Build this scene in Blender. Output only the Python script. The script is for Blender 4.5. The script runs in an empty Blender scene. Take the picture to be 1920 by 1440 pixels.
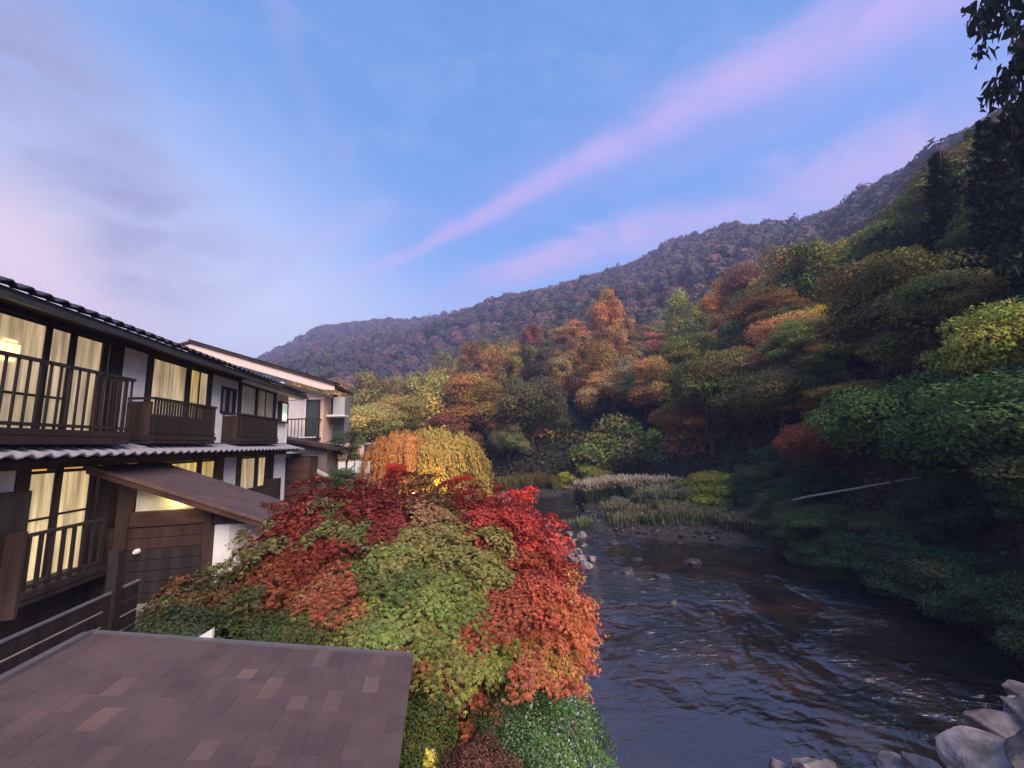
import bpy, bmesh, math, random
import numpy as np
from mathutils import Vector, Matrix, noise as mnoise
random.seed(7); RNG = np.random.default_rng(11)
S = bpy.context.scene
COL = S.collection

# ------------------------------------------------------------------ camera
F = 721.0; CZ = 6.0
def basis(yaw, pitch, roll):
    y, p, r = map(math.radians, (yaw, pitch, roll))
    fwd = np.array([math.sin(y)*math.cos(p), math.cos(y)*math.cos(p), math.sin(p)])
    r0 = np.array([math.cos(y), -math.sin(y), 0.0]); u0 = np.cross(r0, fwd)
    right = r0*math.cos(r) - u0*math.sin(r)
    return fwd, right, np.cross(right, fwd)
FW, RT, UP = basis(10.5, 8.5, 2.3)
cam_d = bpy.data.cameras.new('camera'); cam = bpy.data.objects.new('camera', cam_d); COL.objects.link(cam)
cam_d.sensor_width = 36.0; cam_d.lens = F/1920*36.0; cam_d.clip_start = 0.05; cam_d.clip_end = 6000
cam.matrix_world = Matrix(((RT[0], UP[0], -FW[0], 0), (RT[1], UP[1], -FW[1], 0), (RT[2], UP[2], -FW[2], CZ), (0, 0, 0, 1)))
S.camera = cam
def ray(px, py):                       # surveying helper: bearing of a feature seen in the photograph
    return FW + RT*(px-960)/F - UP*(py-720)/F
def pt(px, py, r):                     # the point on that bearing at horizontal distance r
    d = ray(px, py); t = r/math.hypot(d[0], d[1]); return np.array([d[0]*t, d[1]*t, CZ+d[2]*t])
def bear(px, py):
    d = ray(px, py); return math.degrees(math.atan2(d[0], d[1])), d[2]/math.hypot(d[0], d[1])

# ------------------------------------------------------------------ view / world / sun
S.view_settings.view_transform = 'Standard'; S.view_settings.look = 'None'
S.view_settings.exposure = 0.55; S.view_settings.gamma = 1.0
try: S.view_settings.use_curve_mapping = False
except Exception: pass
def lin(r, g, b):
    f = lambda c: (c/12.92 if c <= .04045 else ((c+.055)/1.055)**2.4)
    return (f(r/255), f(g/255), f(b/255), 1.0)

SUN_ELEV, SUN_AZ = math.radians(38), math.radians(155)   # soft fill added from behind the camera, to the right
W = bpy.data.worlds.new('World'); S.world = W; W.use_nodes = True
wt = W.node_tree; wt.nodes.clear()
class N:                                # tiny expression builder
    def __init__(s, t): s.t = t
    def n(s, typ, **k):
        x = s.t.nodes.new(typ)
        for a, b in k.items(): setattr(x, a, b)
        return x
    def put(s, sock, v):
        if hasattr(v, 'is_output'): s.t.links.new(v, sock)
        else: sock.default_value = v
    def m(s, op, a, b=0.0, c=0.0, clamp=False):
        x = s.n('ShaderNodeMath', operation=op, use_clamp=clamp)
        s.put(x.inputs[0], a); s.put(x.inputs[1], b); s.put(x.inputs[2], c); return x.outputs[0]
    def dot(s, a, v):
        x = s.n('ShaderNodeVectorMath', operation='DOT_PRODUCT'); s.put(x.inputs[0], a); x.inputs[1].default_value = tuple(v); return x.outputs['Value']
    def ss(s, v, lo, hi, a=0.0, b=1.0):
        x = s.n('ShaderNodeMapRange', interpolation_type='SMOOTHSTEP'); s.put(x.inputs[0], v); s.put(x.inputs[1], lo); s.put(x.inputs[2], hi); x.inputs[3].default_value = a; x.inputs[4].default_value = b; return x.outputs[0]
    def mix(s, f, a, b, bt='MIX'):
        x = s.n('ShaderNodeMix', data_type='RGBA', blend_type=bt); s.put(x.inputs[0], f); s.put(x.inputs[6], a); s.put(x.inputs[7], b); return x.outputs[2]
    def noise(s, vec, scale, detail=4, rough=.5, dist=0.0, out='Fac'):
        x = s.n('ShaderNodeTexNoise'); s.put(x.inputs['Vector'], vec); x.inputs['Scale'].default_value = scale; x.inputs['Detail'].default_value = detail
        x.inputs['Roughness'].default_value = rough; x.inputs['Distortion'].default_value = dist; return x.outputs[out]
    def mapping(s, vec, rot=(0,0,0), scale=(1,1,1), loc=(0,0,0)):
        x = s.n('ShaderNodeMapping'); s.put(x.inputs[0], vec); x.inputs[1].default_value = loc; x.inputs[2].default_value = rot; x.inputs[3].default_value = scale; return x.outputs[0]
k = N(wt)
sky = k.n('ShaderNodeTexSky', sky_type='NISHITA', sun_disc=False)
sky.sun_elevation = SUN_ELEV; sky.sun_rotation = SUN_AZ
d = k.n('ShaderNodeTexCoord').outputs['Generated']
sep = k.n('ShaderNodeSeparateXYZ'); k.put(sep.inputs[0], d); ez = sep.outputs[2]
west = k.dot(d, (-.86, .50, 0.0))       # the pale side of the evening sky
base = k.mix(k.ss(ez, .30, .85), lin(112, 166, 238), lin(92, 142, 208))
base = k.mix(k.m('MULTIPLY', k.ss(ez, .50, .12), .85), base, lin(206, 220, 252))
base = k.mix(k.m('MULTIPLY', k.ss(west, .35, 1.0), k.ss(ez, .80, .25)), base, lin(238, 238, 250))
base = k.mix(k.m('MULTIPLY', k.m('MULTIPLY', k.ss(west, .80, .92), k.ss(ez, .50, .36)), k.ss(ez, .05, .2)), base, lin(252, 224, 228))
nw = k.noise(d, 2.2, 5, .55, .3); nf = k.noise(k.mapping(d, rot=(0, 0, .9), scale=(1, 1.6, 2.6)), 5.0, 7, .62, .6)
base = k.mix(k.m('MULTIPLY', k.ss(nf, .45, .75), .16), base, lin(184, 196, 238))
def band(p0, p1, w0, w1, col, strength, a0, a1, b0=None, b1=None, wob=.10):
    global base
    u, v = ray(*p0), ray(*p1); u = u/np.linalg.norm(u); v = v/np.linalg.norm(v)
    n = np.cross(u, v); n /= np.linalg.norm(n); tan = v - u*(u@v); tan /= np.linalg.norm(tan)
    off = k.m('ADD', k.dot(d, n), k.m('MULTIPLY', k.m('SUBTRACT', nw, .5), wob))
    off = k.m('ADD', off, k.m('MULTIPLY', k.m('SUBTRACT', nf, .5), wob*.45))
    along = k.dot(d, tan)                # sine of the angle along the streak
    wdt = k.m('ADD', w0, k.m('MULTIPLY', k.m('MAXIMUM', along, 0.0), w1))
    rel = k.m('DIVIDE', k.m('ABSOLUTE', off), wdt)
    f = k.ss(rel, 1.0, 0.0)
    f = k.m('MULTIPLY', f, k.ss(along, a0, a1))
    f = k.m('MULTIPLY', f, k.ss(k.dot(d, u+v), 0.0, .6))
    if b0 is not None: f = k.m('MULTIPLY', f, k.ss(along, b1, b0))
    f = k.m('MULTIPLY', f, k.m('ADD', .42, k.m('MULTIPLY', k.ss(nf, .25, .70), .62)), clamp=True)
    base = k.mix(k.m('MULTIPLY', f, strength, clamp=True), base, col)
pink = lin(220, 182, 230)
band((790, 462), (1640, 25), .024, .070, pink, .85, -.30, .10, wob=.075)
band((800, 440), (1700, 60), .10, .10, lin(160, 164, 232), .5, -.2, .3, wob=.12)
band((830, 545), (1840, 255), .045, .070, lin(214, 182, 230), .75, -.16, .3, wob=.09)
band((470, 540), (660, 435), .040, .02, lin(184, 186, 232), .55, -.06, .05, .25, .4)
band((900, 560), (1060, 480), .05, .02, lin(190, 176, 230), .5, -.15, .1, .3, .5)
band((-60, 40), (240, 400), .17, .04, lin(152, 152, 188), .95, -.4, 0.0, .30, .50, wob=.20)
band((490, -60), (560, 130), .04, .02, lin(164, 166, 220), .3, -.3, .0, .2, .4)
nish = k.n('ShaderNodeMix', data_type='RGBA', blend_type='MULTIPLY'); nish.inputs[0].default_value = 1.0
wt.links.new(sky.outputs[0], nish.inputs[6]); nish.inputs[7].default_value = (.010, .010, .010, 1)
tot = k.mix(1.0, base, nish.outputs[2], 'ADD')
bg = k.n('ShaderNodeBackground'); k.put(bg.inputs[0], tot); bg.inputs[1].default_value = .86
wo = k.n('ShaderNodeOutputWorld'); wt.links.new(bg.outputs[0], wo.inputs[0])

sun_d = bpy.data.lights.new('sun', 'SUN'); sun_d.energy = 5.0; sun_d.angle = math.radians(45); sun_d.color = (1.0, .82, .64)
sun = bpy.data.objects.new('sun', sun_d); COL.objects.link(sun)
sv = Vector((math.sin(SUN_AZ)*math.cos(SUN_ELEV), math.cos(SUN_AZ)*math.cos(SUN_ELEV), math.sin(SUN_ELEV)))
sun.rotation_euler = sv.to_track_quat('Z', 'Y').to_euler()
S.cycles.max_bounces = 6; S.cycles.transparent_max_bounces = 8; S.cycles.volume_bounces = 0
S.cycles.volume_step_rate = 4

# ------------------------------------------------------------------ materials
def mat(name, col, rough=.7, spec=.3, var=0.0, scale=8.0, bump=0.0, bscale=30.0, stretch=(1,1,1), emit=None, es=0.0, metal=0.0, col2=None):
    m = bpy.data.materials.new(name); m.use_nodes = True; t = m.node_tree; b = t.nodes['Principled BSDF']; q = N(t)
    b.inputs['Roughness'].default_value = rough; b.inputs['Specular IOR Level'].default_value = spec; b.inputs['Metallic'].default_value = metal
    tc = q.n('ShaderNodeTexCoord').outputs['Object']
    v = q.mapping(tc, scale=stretch)
    c = tuple(col[:3])+(1,)
    if var or col2:
        n1 = q.noise(v, scale, 6, .6)
        dk = tuple(x*(1-var) for x in col[:3])+(1,); lt = tuple(col2[:3])+(1,) if col2 else tuple(min(1, x*(1+var)) for x in col[:3])+(1,)
        q.put(b.inputs['Base Color'], q.mix(q.ss(n1, .3, .7), dk, lt))
    else: b.inputs['Base Color'].default_value = c
    if bump:
        bn = q.n('ShaderNodeBump'); bn.inputs['Strength'].default_value = bump; bn.inputs['Distance'].default_value = .02
        q.put(bn.inputs['Height'], q.noise(v, bscale, 5, .6)); t.links.new(bn.outputs[0], b.inputs['Normal'])
    if emit: b.inputs['Emission Color'].default_value = tuple(emit[:3])+(1,); b.inputs['Emission Strength'].default_value = es
    return m
M = {}
M['plaster'] = mat('white_plaster', (.84, .82, .83), .85, .2, .10, 3, .25, 60)
M['plaster_cream'] = mat('cream_plaster', (.70, .66, .56), .85, .2, .14, 4, .3, 50)
M['darkwood'] = mat('dark_wood', (.026, .018, .020), .55, .35, .35, 6, .4, 40, (1, 1, .12))
M['redwood'] = mat('red_brown_wood', (.045, .024, .022), .6, .3, .35, 6, .4, 40, (1, 1, .15))
M['redboard'] = mat('red_brown_boards', (.070, .034, .026), .6, .3, .4, 5, .4, 40, (.2, .2, 1))
M['rooftile'] = mat('grey_clay_tile', (.30, .29, .34), .45, .5, .18, 9, .3, 40)
M['darktile'] = mat('dark_clay_tile', (.035, .035, .042), .5, .4, .3, 9, .3, 40)
M['soffit'] = mat('dark_soffit', (.016, .012, .014), .8, .2, .3, 6)
M['metaltrim'] = mat('grey_metal_trim', (.11, .095, .11), .4, .5, .1, 5, .1, 20)
M['whitetrim'] = mat('white_painted_trim', (.72, .71, .70), .6, .3, .08, 6)
M['pinkwall'] = mat('salmon_render', (.62, .42, .33), .9, .15, .06, 3, .2, 60)
M['pinktrim'] = mat('pale_pink_fascia', (.80, .62, .56), .8, .2, .05, 3)
M['lilac'] = mat('pale_lilac_panel', (.60, .52, .56), .8, .2, .06, 3)
M['greywall'] = mat('grey_brown_render', (.17, .145, .155), .9, .15, .12, 3, .2, 40)
M['greyglass'] = mat('grey_glass_dark', (.05, .055, .062), .15, .6)
M['concrete'] = mat('pale_concrete', (.22, .20, .20), .9, .2, .2, 3, .3, 30)
M['black'] = mat('black_metal', (.010, .010, .013), .4, .5)
M['rock'] = mat('pale_rock', (.17, .135, .13), .85, .25, .45, 2.5, 1.0, 11, col2=(.40, .32, .31))
M['darkrock'] = mat('wet_dark_rock', (.05, .042, .040), .5, .5, .4, 4, .8, 9)
M['bark'] = mat('bark', (.075, .055, .045), .9, .2, .35, 6, .8, 25, (1, 1, .25))
M['palebark'] = mat('pale_bark', (.34, .30, .27), .85, .2, .25, 8, .6, 25, (1, 1, .25))
M['lampglass'] = mat('glowing_lamp_glass', (.9, .9, .7), .5, .3, emit=(.95, 1.0, .70), es=3.5)
M['warm_glow'] = mat('glowing_warm_surface', (.9, .85, .6), .5, .3, emit=(1.0, .78, .30), es=1.9)
M['room'] = mat('glowing_room_wall', (.55, .36, .16), .8, .2, .1, 2, emit=(.75, .38, .10), es=.55)  # emission stands in for a lamp inside the room
def curtain_mat(name, col, es):
    m = bpy.data.materials.new(name); m.use_nodes = True; t = m.node_tree; b = t.nodes['Principled BSDF']; q = N(t)
    tc = q.n('ShaderNodeTexCoord').outputs['Object']
    n1 = q.noise(q.mapping(tc, scale=(1, 1, .06)), 9.0, 4, .6); n2 = q.noise(q.mapping(tc, scale=(1, 1, .5)), 1.3, 2, .5)
    f = q.m('MULTIPLY', q.ss(n1, .3, .7, .35, 1.25), q.ss(n2, .3, .7, .75, 1.15))
    b.inputs['Base Color'].default_value = (.52, .46, .34, 1); b.inputs['Roughness'].default_value = .9
    b.inputs['Emission Color'].default_value = tuple(col)+(1,); q.put(b.inputs['Emission Strength'], q.m('MULTIPLY', f, es))
    return m
M['curtain'] = curtain_mat('lit_cream_curtain', (.95, .68, .38), .42)
M['curtain_low'] = curtain_mat('lit_golden_curtain', (1.0, .70, .34), .55)
M['curtain_gold'] = curtain_mat('bright_golden_curtain', (1.0, .66, .20), .60)
M['curtain_dim'] = curtain_mat('dim_grey_curtain', (.30, .27, .26), .12)
def glass():
    m = bpy.data.materials.new('window_glass'); m.use_nodes = True; t = m.node_tree; t.nodes.clear(); q = N(t)
    tr = q.n('ShaderNodeBsdfTransparent'); tr.inputs[0].default_value = (.93, .94, .95, 1); gl = q.n('ShaderNodeBsdfGlossy'); gl.inputs['Roughness'].default_value = .03
    fr = q.n('ShaderNodeFresnel'); fr.inputs[0].default_value = 1.45; mx = q.n('ShaderNodeMixShader'); q.put(mx.inputs[0], q.m('MULTIPLY', fr.outputs[0], q.m('SUBTRACT', 1.0, q.n('ShaderNodeNewGeometry').outputs['Backfacing'])))
    t.links.new(tr.outputs[0], mx.inputs[1]); t.links.new(gl.outputs[0], mx.inputs[2]); o = q.n('ShaderNodeOutputMaterial'); t.links.new(mx.outputs[0], o.inputs[0]); return m
M['glass'] = glass()
def shingle_mat():
    m = bpy.data.materials.new('asphalt_shingle'); m.use_nodes = True; t = m.node_tree; b = t.nodes['Principled BSDF']; q = N(t)
    oi = q.n('ShaderNodeObjectInfo'); tc = q.n('ShaderNodeTexCoord').outputs['Object']
    geo = q.n('ShaderNodeNewGeometry').outputs['Position']
    gr = q.noise(geo, 220, 3, .7); st = q.noise(geo, 1.6, 4, .6)
    c = q.mix(1.0, oi.outputs['Color'], q.mix(q.ss(gr, .3, .7), (.72, .72, .72, 1), (1.25, 1.25, 1.25, 1)), 'MULTIPLY')
    c = q.mix(1.0, c, q.mix(q.ss(st, .35, .7), (.82, .82, .86, 1), (1.08, 1.08, 1.05, 1)), 'MULTIPLY')
    q.put(b.inputs['Base Color'], c); b.inputs['Roughness'].default_value = .85; b.inputs['Specular IOR Level'].default_value = .25
    bn = q.n('ShaderNodeBump'); bn.inputs['Strength'].default_value = .5; bn.inputs['Distance'].default_value = .004
    q.put(bn.inputs['Height'], gr); t.links.new(bn.outputs[0], b.inputs['Normal']); return m
M['shingle'] = shingle_mat()
def leaf_mat(name, trans=.25, rough=.6):
    m = bpy.data.materials.new(name); m.use_nodes = True; t = m.node_tree; t.nodes.clear(); q = N(t)
    oi = q.n('ShaderNodeObjectInfo'); at = q.n('ShaderNodeAttribute', attribute_name='Col')
    c = q.mix(1.0, oi.outputs['Color'], at.outputs['Color'], 'MULTIPLY')
    pr = q.n('ShaderNodeBsdfPrincipled'); q.put(pr.inputs['Base Color'], c); pr.inputs['Roughness'].default_value = rough; pr.inputs['Specular IOR Level'].default_value = .2
    tr = q.n('ShaderNodeBsdfTranslucent'); q.put(tr.inputs[0], c); mx = q.n('ShaderNodeMixShader'); mx.inputs[0].default_value = trans
    t.links.new(pr.outputs[0], mx.inputs[1]); t.links.new(tr.outputs[0], mx.inputs[2]); o = q.n('ShaderNodeOutputMaterial'); t.links.new(mx.outputs[0], o.inputs[0]); return m
M['leaf'] = leaf_mat('leaf')
def ground_mat():
    m = bpy.data.materials.new('forest_floor'); m.use_nodes = True; t = m.node_tree; b = t.nodes['Principled BSDF']; q = N(t)
    g = q.n('ShaderNodeNewGeometry').outputs['Position']
    n1 = q.noise(g, .25, 6, .65); n2 = q.noise(g, 4.0, 6, .7); n3 = q.noise(g, 14.0, 3, .6)
    c = q.mix(q.ss(n1, .4, .62), (.030, .022, .016, 1), (.050, .052, .022, 1))
    c = q.mix(q.ss(n2, .45, .7, 0, .6), c, (.085, .058, .036, 1))
    sp = q.n('ShaderNodeSeparateXYZ'); q.put(sp.inputs[0], g)
    low = q.m('MULTIPLY', q.ss(sp.outputs[2], 1.5, .5), q.m('MULTIPLY', q.ss(sp.outputs[2], -.6, -.1), q.ss(sp.outputs[1], 16.5, 18.5)))   # gravel and cobbles by the water
    c = q.mix(q.m('MULTIPLY', low, q.ss(n3, .35, .65, .3, 1.0)), c, (.075, .058, .052, 1))
    q.put(b.inputs['Base Color'], c); b.inputs['Roughness'].default_value = .95
    bn = q.n('ShaderNodeBump'); bn.inputs['Strength'].default_value = .9; bn.inputs['Distance'].default_value = .12
    q.put(bn.inputs['Height'], q.m('ADD', n2, n3)); t.links.new(bn.outputs[0], b.inputs['Normal']); return m
M['ground'] = ground_mat()
def water_mat():
    m = bpy.data.materials.new('river_water'); m.use_nodes = True; t = m.node_tree; b = t.nodes['Principled BSDF']; q = N(t)
    g = q.n('ShaderNodeNewGeometry').outputs['Position']
    bed = q.noise(g, .45, 6, .65, .4)
    q.put(b.inputs['Base Color'], q.mix(q.ss(bed, .42, .70), (.010, .008, .009, 1), (.040, .022, .017, 1)))
    b.inputs['Roughness'].default_value = .07; b.inputs['IOR'].default_value = 1.6; b.inputs['Specular IOR Level'].default_value = .95
    st = q.mapping(g, rot=(0, 0, math.radians(14)), scale=(.55, 1.25, 1))      # crests lie across the current
    swell = q.noise(g, .55, 3, .5, .6); a = q.noise(st, 1.5, 5, .55, 1.2); e = q.noise(st, 5.5, 4, .55, .8)
    riff = q.ss(q.noise(g, .20, 4, .6, .5), .46, .60)             # patches where the bed breaks the surface
    h = q.m('ADD', q.m('MULTIPLY', swell, .55), q.m('MULTIPLY', a, q.m('ADD', .10, q.m('MULTIPLY', riff, .75))))
    h = q.m('ADD', h, q.m('MULTIPLY', e, q.m('ADD', .03, q.m('MULTIPLY', riff, .24))))
    bn = q.n('ShaderNodeBump'); bn.inputs['Strength'].default_value = 1.0; bn.inputs['Distance'].default_value = .22
    q.put(bn.inputs['Height'], h); t.links.new(bn.outputs[0], b.inputs['Normal'])
    foam = q.m('MULTIPLY', riff, q.m('MULTIPLY', q.ss(e, .58, .70), q.ss(a, .50, .62)))
    q.put(b.inputs['Base Color'], q.mix(q.m('MULTIPLY', foam, .75), q.mix(q.ss(bed, .42, .70), (.012, .011, .013, 1), (.044, .026, .020, 1)), (.42, .40, .44, 1)))
    return m
M['water'] = water_mat()

# ------------------------------------------------------------------ object helpers
def link(o, parent=None):
    COL.objects.link(o)
    if parent is not None: o.parent = parent
    return o
def tag(o, label=None, cat=None, group=None, kind=None):
    if label: o['label'] = label
    if cat: o['category'] = cat
    if group: o['group'] = group
    if kind: o['kind'] = kind
    return o
def empty(name, loc=(0, 0, 0), rz=0.0):
    o = bpy.data.objects.new(name, None); o.location = loc; o.rotation_euler = (0, 0, rz); o.empty_display_size = .3; COL.objects.link(o); return o
class MB:
    def __init__(s): s.v = []; s.f = []
    def add(s, vs, fs):
        o = len(s.v); s.v += [tuple(map(float, p)) for p in vs]; s.f += [tuple(i+o for i in f) for f in fs]; return s
    def box(s, a, b):
        x0, y0, z0 = [min(a[i], b[i]) for i in range(3)]; x1, y1, z1 = [max(a[i], b[i]) for i in range(3)]
        return s.add([(x0,y0,z0),(x1,y0,z0),(x1,y1,z0),(x0,y1,z0),(x0,y0,z1),(x1,y0,z1),(x1,y1,z1),(x0,y1,z1)],
                     [(0,3,2,1),(4,5,6,7),(0,1,5,4),(1,2,6,5),(2,3,7,6),(3,0,4,7)])
    def prism(s, poly, ax, lo, hi):     # polygon in the plane across axis ax, extruded lo..hi
        n = len(poly); P = []
        for h in (lo, hi):
            for (a, b) in poly: P.append({0: (h, a, b), 1: (a, h, b), 2: (a, b, h)}[ax])
        return s.add(P, [tuple(range(n))[::-1], tuple(range(n, 2*n))] + [(i, (i+1) % n, (i+1) % n+n, i+n) for i in range(n)])
    def tube(s, pts, rad, n=7):
        pts = [np.array(p, float) for p in pts]; rings = []
        for i, p in enumerate(pts):
            t = pts[min(i+1, len(pts)-1)] - pts[max(i-1, 0)]; t /= (np.linalg.norm(t)+1e-9)
            a = np.cross(t, [0, 0, 1.0]) if abs(t[2]) < .9 else np.cross(t, [1.0, 0, 0]); a /= np.linalg.norm(a); b = np.cross(t, a)
            r = rad[i] if hasattr(rad, '__len__') else rad
            rings.append([p + r*(a*math.cos(2*math.pi*j/n)+b*math.sin(2*math.pi*j/n)) for j in range(n)])
        V = [q for R in rings for q in R]; Fs = []
        for i in range(len(pts)-1):
            for j in range(n): Fs.append((i*n+j, i*n+(j+1) % n, (i+1)*n+(j+1) % n, (i+1)*n+j))
        Fs += [tuple(range(n))[::-1], tuple(range((len(pts)-1)*n, len(pts)*n))]
        return s.add(V, Fs)
    def build(s, name, m, parent=None, bevel=0.0, smooth=False):
        me = bpy.data.meshes.new(name); me.from_pydata(s.v, [], s.f); me.materials.append(m)
        bm = bmesh.new(); bm.from_mesh(me); bmesh.ops.recalc_face_normals(bm, faces=bm.faces); bm.to_mesh(me); bm.free()
        if smooth: me.polygons.foreach_set('use_smooth', [True]*len(me.polygons))
        o = link(bpy.data.objects.new(name, me), parent)
        if bevel: b = o.modifiers.new('bevel', 'BEVEL'); b.width = bevel; b.segments = 2; b.limit_method = 'ANGLE'
        return o
def B(name, a, b, m, bevel=0.0): return MB().box(a, b).build(name, m, None, bevel)
def npmesh(name, verts, k_, cols=None, m=None):   # verts (n*k_,3): every k_ verts one face
    n = len(verts)//k_; me = bpy.data.meshes.new(name)
    me.vertices.add(n*k_); me.vertices.foreach_set('co', np.ascontiguousarray(verts, dtype=np.float32).ravel())
    me.loops.add(n*k_); me.loops.foreach_set('vertex_index', np.arange(n*k_, dtype=np.int32))
    me.polygons.add(n); me.polygons.foreach_set('loop_start', np.arange(0, n*k_, k_, dtype=np.int32))
    try: me.polygons.foreach_set('loop_total', np.full(n, k_, dtype=np.int32))
    except Exception: pass
    if cols is not None:
        at = me.color_attributes.new('Col', 'FLOAT_COLOR', 'POINT')
        c = np.ones((n*k_, 4), np.float32); c[:, :3] = np.repeat(cols, k_, axis=0) if len(cols) == n else cols
        at.data.foreach_set('color', c.ravel())
    me.update(calc_edges=True)
    if m: me.materials.append(m)
    return me

def unit(v): return v/(np.linalg.norm(v, axis=-1, keepdims=True)+1e-9)
def leaves(c, nrm, size, rng, aspect=.6, dirn=None, bend=.15):
    """rhombic leaves: c centres, nrm normals, size scalar or array; returns quads"""
    n = len(c); nrm = unit(nrm); r = rng.normal(size=(n, 3)) if dirn is None else dirn + rng.normal(size=(n, 3))*.35
    u = unit(r - nrm*np.sum(r*nrm, 1, keepdims=True)); w = np.cross(nrm, u)
    s = (np.ones(n)*size)[:, None]*(.7+.6*rng.random((n, 1)))
    p = np.stack([c-u*s*.5, c+w*s*aspect*.5+nrm*s*bend, c+u*s*.5, c-w*s*aspect*.5+nrm*s*bend], 1)
    return p.reshape(-1, 3)
def maple_leaves(c, nrm, size, rng, dirn):
    """five-lobed leaves drawn as five narrow rhombs (quads) spreading from the stalk"""
    n = len(c); nrm = unit(nrm); r = dirn + rng.normal(size=(n, 3))*.5
    u = unit(r - nrm*np.sum(r*nrm, 1, keepdims=True)); w = np.cross(nrm, u); s = size*(.65+.7*rng.random((n, 1)))
    out = []
    for ang, ln in ((0, 1.0), (.75, .85), (-.75, .85)):
        a = u*math.cos(ang)+w*math.sin(ang); b = -u*math.sin(ang)+w*math.cos(ang)
        out.append(np.stack([c, c+a*s*ln*.45+b*s*.20, c+a*s*ln-nrm*s*.16, c+a*s*ln*.45-b*s*.20], 1))
    return np.stack(out, 1).reshape(-1, 3)     # n*3 quads

# ------------------------------------------------------------------ terrain
RIV = np.array([(2.2,-60),(2.2,6),(2.6,9),(3.4,12),(4.5,18),(5.6,24),(6.2,30),(5.5,34),(0,36.5),(-20,38),(-80,40),(-80,50),(-20,45.5),(6,42.5),(13.0,41.5),(12.6,35),(10.6,29),(9.6,25.0),(11.4,22.6),(13.6,20.8),(16.0,19.2),(17.0,16.6),(16.1,12),(14.9,8.6),(13.6,4),(13,-60)], float)
def inpoly(x, y, P):
    c = np.zeros(x.shape, bool); j = len(P)-1
    for i in range(len(P)):
        xi, yi = P[i]; xj, yj = P[j]
        with np.errstate(divide='ignore', invalid='ignore'):
            c ^= ((yi > y) != (yj > y)) & (x < (xj-xi)*(y-yi)/((yj-yi) or 1e-9)+xi)
        j = i
    return c
def dpoly(x, y, P):
    best = np.full(x.shape, 1e9)
    for i in range(len(P)):
        a = P[i]; b = P[(i+1) % len(P)]; ab = b-a; L = ab@ab
        t = np.clip(((x-a[0])*ab[0]+(y-a[1])*ab[1])/L, 0, 1)
        best = np.minimum(best, np.hypot(x-a[0]-t*ab[0], y-a[1]-t*ab[1]))
    return best
def vnoise(x, y, s, seed=0):
    x = x/s; y = y/s; xi = np.floor(x); yi = np.floor(y); fx = x-xi; fy = y-yi; fx = fx*fx*(3-2*fx); fy = fy*fy*(3-2*fy)
    def h(a, b):
        v = np.sin(a*127.1+b*311.7+seed*74.7)*43758.5453; return v-np.floor(v)
    return (h(xi, yi)*(1-fx)+h(xi+1, yi)*fx)*(1-fy)+(h(xi, yi+1)*(1-fx)+h(xi+1, yi+1)*fx)*fy - .5
NEAR = [(-180,0,60,1),(-60,.02,60,1),(-22,.05,110,4),(-13.7,.120,130,11),(-9.6,.150,130,12),(-3.7,.165,130,12),(4.3,.262,120,12),(14.1,.300,112,12),(26.2,.315,104,12),(33.5,.300,98,12),(43.8,.365,84,11),(51.9,.372,76,11),(59,.425,68,11),(63.3,.48,62,11),(67.5,.50,58,11),(80,.45,56,11),(95,.16,55,6),(120,.04,60,2),(150,.0,60,1),(180,0,60,1)]  # unseen hill past the right edge is shaped low to let the sun through
FAR = [(-180,.02,600,0),(-60,.04,600,6),(-30,.12,640,7),(-26,.165,630,7),(-23.1,.207,600,7),(-20,.245,590,7),(-16.6,.292,560,7),(-9.7,.321,520,7),(-3.6,.329,500,7),(3.6,.357,470,7),(14.4,.399,430,7),(21.1,.423,400,7),(30.6,.455,360,7),(34.5,.487,340,7),(40.7,.493,320,7),(48.9,.456,300,7),(52,.447,290,7),(55,.463,270,7),(59.5,.482,240,7),(62,.502,225,7),(64.8,.498,215,7),(67.3,.49,210,7),(80,.42,215,7),(95,.25,260,7),(120,.12,350,7),(150,.06,400,7),(180,.02,600,0)]
def prof(tab, th, r_off=1.0):
    a = np.array(tab); hh = CZ + a[:, 1]*a[:, 2] - a[:, 3]
    return np.interp(th, a[:, 0], hh), np.interp(th, a[:, 0], a[:, 2])
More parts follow.
